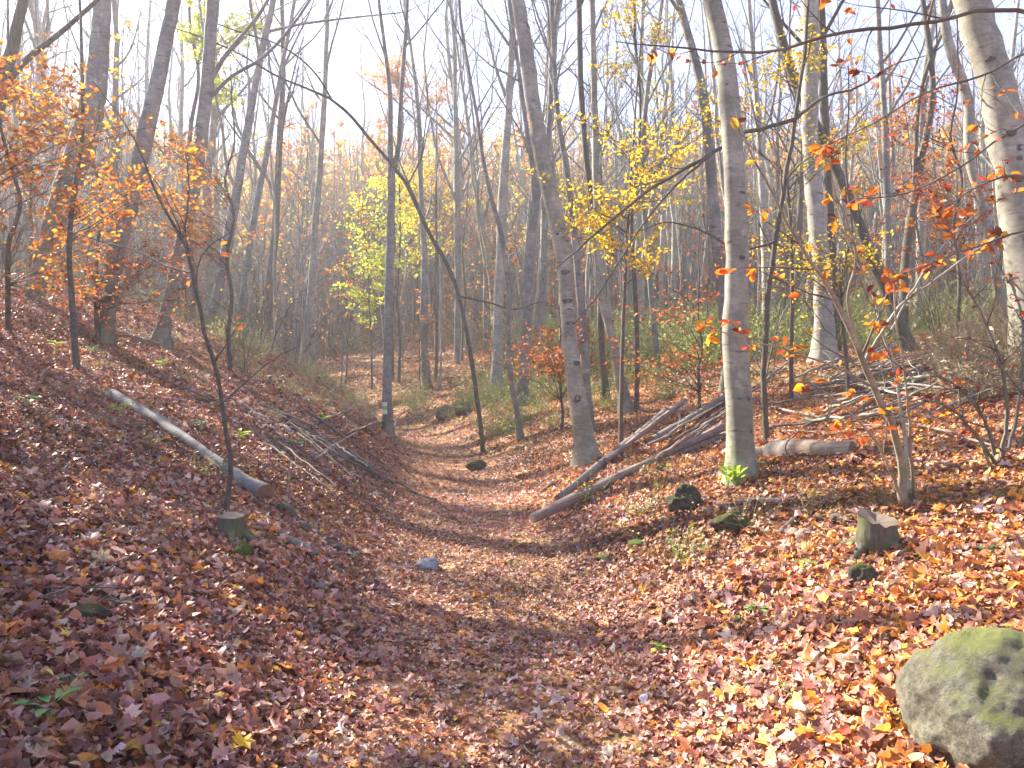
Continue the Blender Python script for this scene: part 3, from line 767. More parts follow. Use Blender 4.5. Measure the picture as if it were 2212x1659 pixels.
def add_knots(root, pts, Y, ks, mat='knot'):
    org = np.array(root.location)
    for px, py, rx, ry in ks:
        xs = np.interp(py, [p[1] for p in pts][::-1], [p[0] for p in pts][::-1]); wd = np.interp(py, [p[1] for p in pts][::-1], [p[2] for p in pts][::-1])
        off = np.clip((px - xs) / (wd / 2), -.9, .9); rad = wd / 2 / FPX * Y * 1.0
        c = at(xs, py, Y); phi = math.asin(off); s_ = Y / FPX
        nrmv = np.array([math.sin(phi), -math.cos(phi), 0]); tx = np.array([math.cos(phi), math.sin(phi), 0]); c = c + nrmv * rad * .985
        prof = [(1.5, -.25), (1.15, .16), (.85, .30), (.55, .22), (.25, .02), (.0, -.05)]
        V = []; n = 12
        for rr, hh in prof:
            for j in range(n):
                a = j / n * 6.283; k = 1 + .12 * math.sin(3 * a + px)
                V.append(c + tx * math.cos(a) * rx * s_ * rr * k + np.array([0, 0, 1]) * math.sin(a) * ry * s_ * rr * k + nrmv * hh * min(rx, ry) * s_)
        F = [[i * n + j, i * n + (j + 1) % n, (i + 1) * n + (j + 1) % n, (i + 1) * n + j] for i in range(len(prof) - 1) for j in range(n)]
        a = Acc(); a.add(np.array(V), np.array(F)); part('knot', a, M['knot'], root, org)
M['knot'] = bark('knot_bark', (0.05, 0.045, 0.04), (0.17, 0.155, 0.13), moss=0, rough_bark=True)
for ob in list(COL.objects):
    lb = ob.get('label', '')
    if lb.startswith('massive smooth beech'):
        add_knots(ob, [(2252, 860, 96), (2228, 620, 80), (2200, 430, 76), (2165, 250, 70), (2122, 80, 68), (2098, 0, 68)], 8.2, [(2140, 232, 10, 8), (2152, 245, 7, 6), (2160, 298, 9, 5), (2182, 330, 8, 6), (2190, 352, 14, 5), (2200, 365, 10, 8), (2178, 395, 8, 5), (2206, 525, 14, 5), (2120, 140, 7, 4)])
    if lb.startswith('leaning beech with sunlit'):
        add_knots(ob, [(1271, 1000, 44), (1250, 880, 36), (1231, 720, 34), (1217, 560, 34), (1206, 490, 35), (1164, 300, 34), (1119, 0, 28)], hit(1271, 1000)[1], [(1212, 510, 8, 5), (1220, 590, 7, 4), (1225, 652, 8, 4), (1231, 700, 6, 3), (1245, 785, 6, 4), (1246, 860, 6, 8), (1144, 64, 6, 7), (1170, 395, 5, 3)])
    if lb.startswith('tall smooth beech'):
        add_knots(ob, [(1603, 1042, 60), (1599, 900, 55), (1590, 700, 51), (1588, 430, 46), (1581, 300, 43), (1556, 80, 38), (1540, 0, 36)], hit(1603, 1042)[1], [(1600, 860, 10, 4), (1583, 715, 5, 4), (1597, 560, 5, 3), (1612, 930, 6, 3), (1598, 420, 6, 2), (1570, 190, 6, 3)])

# trail blaze: three painted bands on the waymarked tree
def blaze():
    from mathutils.bvhtree import BVHTree
    Yb = hit(838, 942)[1]
    org = np.array(wt.location)
    tm = [c for c in wt.children if c.name.startswith('trunk')][0].data
    bv = BVHTree.FromPolygons([v.co[:] for v in tm.vertices], [p.vertices[:] for p in tm.polygons])
    c0 = at(837.2, 0, Yb)
    for z0, z1, mt, nm in ((868, 877, 'white_paint', 'paint_band'), (877.5, 884, 'green_paint', 'paint_stripe'), (884.5, 894, 'white_paint', 'paint_band')):
        A = np.radians(np.linspace(-158, -84, 11)); V = []; m = 4
        for q in range(m + 1):
            z = at(0, z0 + (z1 - z0) * q / m, Yb)[2]
            for t in A:
                dr_ = Vector((math.cos(t), math.sin(t), 0)); o_ = Vector((c0[0], c0[1], z)) + dr_ * .8 - Vector(org)
                h_ = bv.ray_cast(o_, -dr_)[0]
                if h_ is None: h_ = o_ - dr_ * .65
                V.append(tuple(np.array(h_ + dr_ * .006) + org))
        n = len(A)
        F = [[q * n + i, q * n + i + 1, (q + 1) * n + i + 1, (q + 1) * n + i] for q in range(m) for i in range(n - 1)]
        a = Acc(); a.add(np.array(V), np.array(F))
        part(nm, a, M[mt], wt, org, smooth=False)
blaze()

# ------------------------------------------------------------------ leafy trees: foliage clouds round chosen places
def leafy_tree(name, label, base, height_top, clouds, lm, lsize, wood='twig', stem_r=.035, seed=0, group=None, bend=None, simple=False, twig_r=.003, extra_stems=(), fine=True):
    """base (x,y); clouds: list of (centre xyz, radii xyz, n_branches, leaves per twig)"""
    r = np.random.default_rng(seed + 500)
    bx, by = base[0], base[1]; bz = H(bx, by); org = np.array([bx, by, bz])
    root = thing(name, label, 'tree', org, group)
    top = np.array([bx, by, bz + height_top]) + (np.array(bend) if bend is not None else 0)
    n = 9; t = np.linspace(0, 1, n)[:, None]
    P = org + (top - org) * t + np.array([0, 0, 0]) + r.normal(size=(n, 3)) * stem_r * 1.8 * np.sin(t * 3.14)
    if bend is not None: P[:, :2] = org[:2] + (top - org)[:2] * t ** 1.8
    Rr = stem_r * (1 - .85 * t[:, 0]) + .004
    a = Acc(); trunk_acc(a, P, Rr, 9, .3, seed, .03, sink=.15)
    part('trunk', a, M[wood], root, org)
    aw = Acc(); al = Acc()
    for (c, rad, nb, per) in clouds:
        c = np.array(c, float); rad = np.array(rad, float)
        d = nrm(r.normal(size=(nb, 3))) * r.random((nb, 1)) ** .45
        T = c + d * rad
        # start low on the stem
        hz = np.linalg.norm(T[:, :2] - np.array([bx, by]), axis=1)
        zs = np.clip(T[:, 2] - hz * .45 - .1, bz + .35 * height_top * .4, bz + height_top * .95)
        q = np.clip((zs - bz) / height_top, 0, .97) * (n - 1); i0 = np.clip(q.astype(int), 0, n - 2); f = (q - i0)[:, None]
        S0 = P[i0] * (1 - f) + P[i0 + 1] * f
        mid = (S0 + T) / 2 + np.array([0, 0, 1]) * (hz[:, None] * .10) + r.normal(size=S0.shape) * .08 * hz[:, None]
        s = np.linspace(0, 1, 9)[None, :, None]
        C = (1 - s) ** 2 * S0[:, None] + 2 * s * (1 - s) * mid[:, None] + s ** 2 * T[:, None]
        C = C + r.normal(size=C.shape) * .012 * hz[:, None, None]
        ln = np.linalg.norm(T - S0, axis=1)
        CR = (twig_r + .0035 * ln)[:, None] * np.linspace(1, .3, 9)[None]
        aw.add(*tubes(C, CR, 4))
        # only the outer half carries leafy twigs
        tl = np.minimum(1.0, max(rad) * .7 / np.maximum(ln, .01))
        C2, R2 = kids(C, CR, 7, .35, 1.0, (.5, 1.1), .34, .6, 4, .02, .12, .22, twig_r * .8, r, lmin=max(rad) * .34)
        aw.add(*tubes(C2, R2, 3))
        if fine:
            C3, R3 = kids(C2, R2, 3, .2, .95, (.5, 1.0), .5, .6, 3, .0, .12, .25, twig_r * .6, r)
            aw.add(*tubes(C3, R3, 3))
            if per: al.add(*leaves_on(C3, max(1, per // 2), lsize, r=r, simple=simple))
        if per: al.add(*leaves_on(C2, per, lsize, r=r, simple=simple))
    part('crown', aw, M[wood], root, org)
    if al.n: part('foliage', al, M[lm], root, org, smooth=False)
    return root
def cl(px, py, Y, rx, ry, nb, per, ryy=None):
    """cloud spec from picture centre and half-sizes at depth Y"""
    c = at(px, py, Y); s = Y / FPX
    return (c, (rx * s, (ryy if ryy is not None else rx * s * .8), ry * s), nb, per)
def gp(px, py):
    return hit(px, py)[:2]
leafy_tree('young_beech', 'young beech full of orange leaves at the upper left edge', (-6.6, 8.8), 7.5, [cl(80, 150, 9, 200, 60, 10, 3), cl(150, 260, 9, 190, 40, 8, 3), cl(60, 350, 9, 190, 50, 9, 3)], 'orange', .07, seed=1, stem_r=.05)
leafy_tree('young_beech', 'young beech with dense orange foliage before the thickest left trunk', (-5.9, 9.9), 6.5, [cl(240, 380, 10, 200, 35, 9, 3), cl(180, 460, 10, 200, 30, 9, 3), cl(190, 230, 10, 170, 70, 8, 2)], 'orange', .07, seed=2, stem_r=.04)
leafy_tree('young_beech', 'young beech whose orange-yellow sprays hang low over the left bank', (-7.3, 10.6), 5.0, [cl(130, 520, 10.5, 220, 35, 10, 3), cl(80, 610, 10.5, 190, 30, 8, 2)], 'orange', .07, seed=3)
leafy_tree('young_beech', 'low young beech with rust-coloured layered sprays in the left bank thicket', (-6.8, 12.0), 4.2, [cl(300, 560, 11.5, 220, 40, 14, 3), cl(280, 650, 11.5, 230, 25, 12, 2)], 'rust', .06, seed=4)
leafy_tree('young_beech', 'young beech with thin orange sprays beside the bare left sapling', (-5.0, 13.0), 5.5, [cl(400, 480, 12.5, 150, 120, 20, 2), cl(330, 340, 12, 110, 140, 14, 3)], 'orange', .06, seed=5)
leafy_tree('field_maple', 'tall tree with lime-yellow crown at the top left of the photograph', (-9.6, 22), 15, [cl(435, 75, 22, 55, 75, 26, 5), cl(560, 50, 22, 45, 45, 12, 4), cl(490, 200, 22, 35, 70, 10, 4)], 'ygreen', .10, seed=6, stem_r=.08, simple=True)
leafy_tree('field_maple', 'slender tree with bright yellow leaves right of the leaning beech', (1.55, 10.4), 6.0, [cl(1250, 470, 10, 110, 22, 7, 3), cl(1370, 440, 10, 130, 25, 9, 3), cl(1450, 370, 10, 120, 25, 7, 3), cl(1480, 300, 10, 110, 22, 5, 2), cl(1320, 510, 10, 110, 20, 6, 3), cl(1220, 390, 10, 90, 22, 4, 2), cl(1340, 300, 10, 110, 22, 4, 2), cl(1230, 230, 10, 80, 30, 3, 1), cl(1420, 560, 10, 110, 22, 4, 2)], 'yellow', .057, seed=7, stem_r=.03, bend=(.3, 0, 0))
leafy_tree('field_maple', 'tree with scattered golden leaves at the top beside the tall smooth beech', (2.3, 13.5), 9.5, [cl(1370, 40, 13, 120, 40, 10, 3), cl(1330, 130, 13, 100, 25, 5, 2), cl(1500, 250, 12, 110, 30, 5, 2), cl(1440, 170, 12, 90, 25, 3, 1)], 'yellow', .065, seed=8, stem_r=.045)
leafy_tree('field_maple', 'yellow-leaved understorey tree behind the waymarked tree', (-4.9, 30), 10.5, [cl(830, 520, 30, 100, 150, 40, 4), cl(760, 640, 30, 60, 60, 12, 4)], 'ygreen', .12, seed=9, stem_r=.07, simple=True)
leafy_tree('field_maple', 'golden understorey tree right of the waymarked tree', (-3.4, 33), 10.5, [cl(920, 460, 33, 90, 110, 30, 4), cl(870, 400, 33, 90, 25, 14, 5)], 'yellow', .12, seed=10, stem_r=.07, simple=True)
leafy_tree('oak_tree', 'far tree with a faded salmon-pink crown high above the path', (-5.6, 37), 19, [cl(850, 165, 36, 65, 50, 30, 4), cl(960, 190, 36, 70, 50, 16, 3)], 'pink', .13, seed=11, stem_r=.14, simple=True, wood='grey')
leafy_tree('young_beech', 'low young beech with red-brown layered twigs in front of the leaning beech', (0.9, 13.5), 2.6, [cl(1180, 765, 12.6, 170, 16, 12, 3), cl(1200, 725, 12.6, 150, 14, 9, 2), cl(1230, 790, 12.6, 140, 12, 6, 2)], 'rust', .06, seed=12, stem_r=.025)
leafy_tree('young_beech', 'young beech with red-brown leaves low beside the tall smooth beech', (2.9, 11.3), 3.0, [cl(1450, 775, 10.5, 190, 14, 9, 2), cl(1440, 640, 10.5, 170, 25, 6, 1), cl(1480, 560, 10.5, 170, 25, 5, 1)], 'rust', .06, seed=13, stem_r=.022)
leafy_tree('field_maple', 'thin tree with a yellow tuft above the orange-leaved sapling', (4.2, 11), 7.2, [cl(1700, 150, 10.5, 120, 80, 12, 2), cl(1560, 200, 10.5, 110, 80, 6, 1), cl(1840, 300, 10.5, 110, 120, 8, 1)], 'yellow', .06, seed=14, stem_r=.03)
leafy_tree('young_beech', 'slim beech holding yellow leaves behind the orange-leaved sapling', (4.6, 10), 4.6, [cl(1700, 560, 9.5, 200, 90, 14, 1), cl(1880, 540, 9.5, 150, 70, 8, 1)], 'yellow', .05, seed=15, stem_r=.022)
leafy_tree('young_beech', 'young beech with orange-brown leaves filling the right background', (7.6, 12.5), 6.2, [cl(2020, 450, 12.5, 160, 120, 22, 3), cl(1950, 250, 12.5, 120, 110, 12, 2)], 'rust', .06, seed=16, stem_r=.035)

# ------------------------------------------------------------------ forest behind: prototypes and placed copies
def far_proto(name, h, r0, mat, leaves=None, seed=0, k1=16, k2=5, k3=4, t0=.35, lean=.06, sides=8, ang=(.4, .9), lf=(.30, .45, .5), lowleaf=False):
    r = np.random.default_rng(seed + 900)
    n = 8; t = np.linspace(0, 1, n)
    P = np.stack([lean * h * t ** 1.5 + r.normal(size=n) * r0 * .8, r.normal(size=n) * r0 * .8, h * t], 1); P[0, :2] = 0
    Rr = r0 * (1 - .9 * t ** 1.1)
    root = bpy.data.objects.new(name, None)
    a = Acc(); trunk_acc(a, P, Rr, sides, .3, seed, .04, sink=.4, n=12)
    o = bpy.data.objects.new('trunk', a.mesh('trunk', M[mat])); o.parent = root
    L1, L2, L3 = crown([(P, Rr)], t0, k1, k2, k3, r=r, ang=ang, lf=lf, rmin=.006)
    a = Acc()
    for (C, CR), s_ in ((L1, 4), (L2, 3), (L3, 3)):
        if len(C): a.add(*tubes(C[:, ::1], CR, s_))
    o2 = bpy.data.objects.new('crown', a.mesh('crown', M['twig' if mat in ('dark', 'twig') else 'grey'])); o2.parent = root
    res = [root, o, o2]
    if leaves:
        lm, per, size, frac = leaves
        C = L3[0] if len(L3[0]) else L2[0]
        C = C[r.random(len(C)) < frac]
        a = Acc(); a.add(*leaves_on(C, per, size, r=r, simple=True))
        o3 = bpy.data.objects.new('foliage', a.mesh('foliage', M[lm], False)); o3.parent = root
        res.append(o3)
    return res
def put(proto, x, y, rz, sc, label, group, name=None, tilt=(0, 0), first={}):
    root = proto[0].copy(); COL.objects.link(root)
    if name: root.name = name
    root.location = (x, y, H(x, y)); root.rotation_euler = (tilt[0], tilt[1], rz); root.scale = (sc, sc, sc)
    root['label'] = label; root['category'] = 'tree'; root['group'] = group
    for ch in proto[1:]:
        c = ch.copy(); COL.objects.link(c); c.parent = root
    return root
PB = [far_proto('beech_tree', 19, .17, ['beech', 'beech', 'pale', 'grey', 'pale', 'dark'][i], k3=6, seed=i, lean=[.03, .07, -.04, .1, .02, .05][i], t0=.32) for i in range(6)]
PP = [far_proto('pole_tree', 11, .055, ['beech', 'beech', 'pale', 'dark'][i], seed=20 + i, k1=14, k2=5, k3=4, t0=.35, lean=[.05, -.04, .1, .02][i], sides=6) for i in range(4)]
PO = [far_proto('young_beech', [6, 7.5, 5, 9][i], .045, 'twig', leaves=(['rust', 'orange', 'orange', 'yellow'][i], 2, .10, .6), seed=30 + i, k1=18, k2=5, k3=4, t0=.15, ang=(1.0, 1.45), lf=(.42, .5, .55), sides=6) for i in range(4)]
PX = [far_proto('young_beech', [6, 7][i], .05, 'twig', leaves=(['orange', 'rust'][i], 4, .10, .95), seed=36 + i, k1=22, k2=6, k3=4, t0=.12, ang=(.9, 1.4), lf=(.36, .5, .55), sides=6) for i in range(2)]  # extra-dense foliage, shaped to throw more shade from the left crest
PC = [far_proto('broadleaf_tree', 16, .15, 'grey', leaves=(['orange', 'yellow', 'pink'][i], 3, .16, .7), seed=40 + i, k1=18, k2=6, k3=4, t0=.18) for i in range(3)]
def scatter(n, y0, y1, seed, minsep, avoid_path=1.6, dens=None, wide=.82):
    r = np.random.default_rng(seed); out = []
    tries = 0
    while len(out) < n and tries < n * 60:
        tries += 1
        y = math.sqrt(r.uniform(y0 ** 2, y1 ** 2)); x = r.uniform(-wide, wide) * y
        dd = x - float(centre(y))
        if abs(dd) < avoid_path: continue
        if dens and r.random() > dens(x, y): continue
        if any((x - a) ** 2 + (y - b) ** 2 < minsep ** 2 for a, b in out): continue
        out.append((x, y))
    return out, r
pos, r_ = scatter(125, 23, 60, 61, 1.2)
for x, y in pos:
    i = r_.choice(6, p=[.25, .2, .15, .2, .1, .1])
    side = 'left' if x < -5 else 'right'
    put(PB[i], x, y, r_.uniform(0, 6.28), r_.uniform(.75, 1.2), 'tall bare grey forest tree standing among many others behind the hollow', 'tall bare trees of the forest behind the hollow', 'beech_tree', (r_.normal() * .03, r_.normal() * .04))
pos, r_ = scatter(270, 19, 56, 62, .6)
for x, y in pos:
    i = r_.choice(4, p=[.35, .25, .28, .12])
    put(PP[i], x, y, r_.uniform(0, 6.28), r_.uniform(.6, 1.2), 'thin bare pole-like young tree in the crowded middle distance', 'thin pole trees of the middle distance', 'pole_tree', (r_.normal() * .05, r_.normal() * .07))
pos, r_ = scatter(125, 21, 60, 63, 1.1, dens=lambda x, y: 1)
for x, y in pos:
    i = r_.choice(4, p=[.28, .34, .14, .24])
    put(PO[i], x, y, r_.uniform(0, 6.28), r_.uniform(.6, 1.1), 'small understorey beech still holding coppery leaves under the bare trees', 'leafy understorey beeches under the bare trees', 'young_beech')
pos, r_ = scatter(48, 36, 68, 64, 2.2)
for x, y in pos:
    i = r_.choice(3, p=[.5, .15, .35])
    put(PC[i], x, y, r_.uniform(0, 6.28), r_.uniform(.7, 1.0), 'distant broadleaf tree with a thin coloured autumn crown', 'distant coloured autumn crowns', 'broadleaf_tree')

def bush_proto(i):
    r = np.random.default_rng(820 + i); N = 7
    P = np.zeros((N, 7, 3)); D = nrm(r.normal(size=(N, 3)) * [.45, .45, .1] + [0, 0, 1.2]); P[:, 0] = r.normal(size=(N, 3)) * [.10, .10, 0] - [0, 0, .1]
    for q in range(6):
        D = nrm(D + r.normal(size=D.shape) * .12); P[:, q + 1] = P[:, q] + D * r.uniform(.35, .6, (N, 1))
    Rr = r.uniform(.010, .022, (N, 1)) * np.linspace(1, .25, 7)[None]
    root = bpy.data.objects.new('bare_bush', None)
    a = Acc(); a.add(*tubes(P, Rr, 5)); o = bpy.data.objects.new('stems', a.mesh('stems', M['grey' if i % 2 else 'twig'])); o.parent = root
    C, CR = kids(P, Rr, 8, .2, .98, (.4, .95), .42, .5, 5, .04, .14, .7, .0035, r)
    C2, CR2 = kids(C, CR, 5, .2, .98, (.4, .9), .5, .6, 4, .02, .14, .5, .0025, r)
    a = Acc(); a.add(*tubes(C, CR, 4)); a.add(*tubes(C2, CR2, 3)); o2 = bpy.data.objects.new('crown', a.mesh('crown', M['twig'])); o2.parent = root
    b = Acc(); k = r.random(len(C2)) < .35
    b.add(*leaves_on(C2[k], 1, .055, r=r, simple=True)); o3 = bpy.data.objects.new('foliage', b.mesh('foliage', M[['rust', 'yellow', 'rust', 'orange'][i]], False)); o3.parent = root
    return [root, o, o2, o3]
BU = [bush_proto(i) for i in range(4)]
pos, r_ = scatter(46, 11.5, 30, 65, 1.2, dens=lambda x, y: (1 if x > 1.5 else .35) if abs(x - float(centre(y))) > 3 else 0)
for x, y in pos:
    i = r_.choice(4)
    o = put(BU[i], x, y, r_.uniform(0, 6.28), r_.uniform(.6, 1.15), 'bare many-stemmed bush with a few withered leaves', 'bare bushes between the trees', 'bare_bush')
    o['category'] = 'bush'

MARKS = [(-400, 'left edge'), (110, 'thickest trunk'), (265, 'dark leaner'), (385, 'sunlit-edged beech'), (495, 'slim trunk'), (670, 'tall pale tree'), (840, 'waymarked tree'), (985, 'arching sapling'), (1140, 'forked grey trunk'), (1230, 'leaning beech'), (1310, 'sunny-slope stem'), (1440, 'yellow tree'), (1590, 'smooth beech'), (1770, 'whitish trunk'), (1900, 'brown leaner'), (2100, 'crooked trunk'), (2700, 'right edge')]
ORD = ['first', 'second', 'third', 'fourth', 'fifth', 'sixth', 'seventh', 'eighth', 'ninth', 'tenth', 'eleventh', 'twelfth']
def relabel():
    buckets = {}
    mats = {'beech_bark': 'grey', 'grey_bark': 'dull grey', 'pale_bark': 'pale', 'dark_bark': 'dark', 'twig_bark': 'dark'}
    leafn = {'orange_leaves': 'orange-leaved', 'rust_leaves': 'rusty-leaved', 'yellow_leaves': 'yellow-leaved', 'ygreen_leaves': 'lime-leaved', 'pink_leaves': 'golden-tan'}
    kindn = {'beech_tree': 'bare tree', 'pole_tree': 'bare pole', 'young_beech': 'young beech', 'broadleaf_tree': 'tall tree', 'bare_bush': 'bush'}
    for o in COL.objects:
        g = o.get('group', '')
        if not g or o.parent or o.type != 'EMPTY': continue
        nm = o.name.split('.')[0]
        if nm not in kindn or o.location.y < 1: continue
        px = 1106 + o.location.x / o.location.y * FPX
        if not -60 < px < 2270: continue
        mn = ''
        for c in o.children:
            if c.name.split('.')[0] in ('trunk', 'stems'): mn = mats.get(c.data.materials[0].name, '')
        for c in o.children:
            if c.name.split('.')[0] == 'foliage' and nm != 'bare_bush': mn = leafn.get(c.data.materials[0].name, mn)
        far = 'nearer' if o.location.y < 28 else ('farther' if o.location.y < 44 else 'distant')
        k = max(i for i, m in enumerate(MARKS) if m[0] <= px)
        buckets.setdefault((k, far, mn, nm), []).append((px, o))
    for (k, far, mn, nm), lst in buckets.items():
        lst.sort(key=lambda e: e[0])
        for i, (px, o) in enumerate(lst):
            pre = (ORD[min(i, 11)] + ' ') if len(lst) > 1 else ''
            post = ' from the left' if len(lst) > 1 else ''
            a, b = MARKS[k][1], MARKS[k + 1][1]
            o['label'] = '%s%s %s %s%s between the %s and %s' % (pre, far, mn, kindn[nm], post, a, b)
# the wood on the far hillside, one mass
def wood_shapes():
    out = []
    specs = [('pale', None), ('pale', ('pink', 1, .3, .4)), ('beech', ('yellow', 2, .30, .5)), ('pale', ('pink', 3, .32, .6)), ('beech', ('ygreen', 1, .3, .4)), ('beech', ('orange', 2, .30, .5))]
    for i, (mt, lv) in enumerate(specs):
        r = np.random.default_rng(700 + i)
        n = 6; t = np.linspace(0, 1, n); h = 15
        P = np.stack([.05 * h * t * r.normal(), .05 * h * t * r.normal(), h * t], 1) if False else np.stack([h * t * .04 * (i % 3 - 1), r.normal(size=n) * .12 * t, h * t], 1)
        Rr = .15 * (1 - .85 * t)
        a = Acc(); V, F = tubes(P, Rr, 5); a.add(V, F)
        L1, L2, L3 = crown([(P, Rr)], .3, 14, 5, 3, r=r, rmin=.012, lf=(.30, .45, .5))
        for (C, CR) in (L1, L2, L3): a.add(*tubes(C[:, ::2] if C.shape[1] > 4 else C, CR[:, ::2] if C.shape[1] > 4 else CR, 3))
        me = a.mesh('wood_tree', M[mt])
        if lv:
            C = L3[0][r.random(len(L3[0])) < lv[3]]
            b = Acc(); b.add(*leaves_on(C, lv[1], lv[2], r=r, simple=True))
            nv = len(me.vertices)
            V = np.concatenate(a.V + b.V); F4 = np.concatenate(a.F4); F3 = np.concatenate([f + a.n for f in b.F3])
            me = mesh_np('wood_tree', V, F4, F3, False)
            me.materials.append(M[mt]); me.materials.append(M[lv[0]])
            mi = np.zeros(len(F4) + len(F3), np.int32); mi[len(F4):] = 1
            me.polygons.foreach_set('material_index', mi)
        out.append(me)
    return out
r_ = np.random.default_rng(77)
n = 5400
y = np.concatenate([np.sqrt(r_.uniform(47 ** 2, 80 ** 2, 1500)), np.sqrt(r_.uniform(60 ** 2, 150 ** 2, 3900))]); x = r_.uniform(-.85, .85, n) * y
k = np.abs(x - centre(y)) > 1.5; x, y = x[k], y[k]; n = len(x)
rot = np.stack([r_.normal(size=n) * .04, r_.normal(size=n) * .04, r_.uniform(0, 6.28, n)], 1)
inst_object('distant_wood', wood_shapes(), np.stack([x, y, height(x, y) - .2], 1), rot, r_.uniform(.55, 1.05, n), r_.choice(6, n, p=[.22, .18, .2, .14, .12, .14]), np.ones((n, 3)) * .5,
            label='hazy wood of bare and coppery trees covering the far hillside', cat='wood')
# wood on the left slope, outside and at the edge of the view, that shades the hollow
r_ = np.random.default_rng(78)
for q in range(6):
    y = r_.uniform(2, 24); x = -0.8 * y - r_.uniform(3, 18)
    put(PB[r_.choice(6)], x, y, r_.uniform(0, 6.28), r_.uniform(.8, 1.1), 'tall bare tree up the slope beyond the left edge', 'trees beyond the left edge', 'beech_tree')
for q in range(34):       # leafy understorey added, mostly out of view, to shade the bank and path
    y = r_.uniform(3.5, 21); x = float(centre(y)) - r_.uniform(7.2, 10.5)
    if x > -.72 * y and y < 11: x = -.74 * y - r_.uniform(0, 2)
    if x > -.78 * y and r_.random() < .62: continue
    put((PX if x < -.78 * y else PO)[r_.choice(2)], x, y, r_.uniform(0, 6.28), r_.uniform(.6, .88), 'leafy young beech added on the left crest to shade the path', 'leafy young beeches along the left crest', 'young_beech')

relabel()
# ------------------------------------------------------------------ things lying on the ground
def lay_curve(pxs, n=14, lift=.7, deg=2, world=None):
    """curve lying on the ground through picture points (px,py,width)"""
    G = np.array([hit(p[0], p[1]) for p in pxs]) if world is None else np.array(world, float)[:, :3]
    Wd = np.array([p[2] / 2 / FPX for p in pxs]) * G[:, 1] if world is None else np.array(world, float)[:, 3]
    s = np.concatenate([[0], np.cumsum(np.linalg.norm(np.diff(G[:, :2], axis=0), axis=1))])
    t = np.linspace(0, s[-1], n)
    x = np.interp(t, s, G[:, 0]); y = np.interp(t, s, G[:, 1]); r = np.interp(t, s, Wd)
    z = height(x, y)
    z = np.polyval(np.polyfit(t, z, deg), t) + r * lift
    if deg == 1 and len(G) == 2:       # a rigid pole rests on the high spots of the slope
        z = z + max(0, float(np.max(height(x, y) + r * .75 - z)))
    z = np.maximum(z, height(x, y) - r * .45)
    return np.stack([x, y, z], 1), r
def log(name, label, cat, pxs, mat='deadwood', lift=.7, sides=14, bend=.0, seed=0, deg=2, group=None, cut=None, stubs=0, twigs=0, wob=.06, world=None, tz=(0, 0)):
    r = np.random.default_rng(seed + 300)
    P, Rr = lay_curve(pxs, lift=lift, deg=deg, world=world)
    if tz[0] or tz[1]:
        P[:, 2] += np.linspace(tz[0], tz[1], len(P))
    P = P + r.normal(size=P.shape) * Rr[:, None] * (.05 + bend)
    org = P[0].copy()
    ax = Vector(P[-1] - P[0]); quat = ax.to_track_quat('Z', 'Y'); Mi = np.array(quat.to_matrix())
    root = thing(name, label, cat, org, group); root.rotation_euler = quat.to_euler()
    def part(nm, acc, mat, parent, o_, smooth=True):
        acc.V = [(v - org) @ Mi for v in acc.V]
        ob = bpy.data.objects.new(nm, acc.mesh(nm, mat, smooth)); return link(ob, parent)
    P2, R2 = smooth_path(P, Rr, 30)
    a_ = np.arange(sides) / sides * 6.283
    tt_ = np.linspace(0, 1, 30)[:, None]; q_ = r.uniform(0, 6, 5)
    mod = 1 + wob * np.sin(tt_ * 9 + q_[0]) + wob * .7 * np.sin(tt_ * 21 + q_[1]) + wob * np.sin(a_[None] * 2 + tt_ * 4 + q_[2]) + wob * .9 * np.sin(a_[None] * 5 + q_[3] + tt_ * 2) + wob * .35 * r.normal(size=(30, sides))
    a = Acc(); V, F = tubes(P2, R2, sides, mod[None]); a.add(V, F)
    # rounded ends, slightly hollow
    for e, k in ((0, 1), (29, -1)):
        ring = V[e * sides:(e + 1) * sides]
        c = ring.mean(0); tdir = nrm(P2[e] - P2[e + k])
        inner = c + (ring - c) * .5 + tdir * R2[e] * .05; 
        VV = np.concatenate([ring, inner, [c - tdir * R2[e] * .03]])
        j = np.arange(sides); j2 = (j + 1) % sides
        F4 = np.stack([j, j2, sides + j2, sides + j], 1); F3 = np.stack([sides + j, sides + j2, np.full(sides, 2 * sides)], 1)
        if cut:
            b = Acc(); b.add(VV, F4, F3); part('cut_end', b, M[cut], root, org, smooth=False)
        else:
            a.add(VV, F4, F3)
    part('log_bark' if cat == 'log' else 'wood', a, M[mat], root, org)
    for q in range(stubs):
        t = r.uniform(.15, .9); i = int(t * 28); p = P2[i]
        d = nrm(np.array([r.normal() * .5, r.normal() * .5, 1.0])); ln = R2[i] * r.uniform(2, 5)
        b = Acc(); rr = R2[i] * .28
        b.add(*tubes(np.array([p, p + d * ln * .5, p + nrm(d + r.normal(size=3) * .2) * ln]), np.array([rr, rr * .8, rr * .5]), 7))
        part('branch_stub', b, M[mat], root, org)
    if mat == 'rawwood' and cat == 'log':
        k0, k1 = 8, 17
        am = Acc(); Rs = R2[k0:k1] * 1.07; am.add(*tubes(P2[k0:k1], Rs, sides, mod[None][:, k0:k1] * (1 + .02 * r.normal(size=(1, k1 - k0, sides)))))
        part('bark_sleeve', am, M['greywood'], root, org)
    if twigs:
        C, CR = kids(P2[None], R2[None], twigs, .2, 1, (.3, .8), .35, .5, 5, .02, .15, .5, .003, r)
        C[:, :, 2] = np.maximum(C[:, :, 2], height(C[:, :, 0], C[:, :, 1]) + .01)
        C2, CR2 = kids(C, CR, 3, .3, 1, (.3, .8), .5, .6, 4, .01, .15, .5, .002, r)
        b = Acc(); b.add(*tubes(C, CR, 4)); b.add(*tubes(C2, CR2, 3))
        part('side_branches', b, M[mat], root, org)
    return root

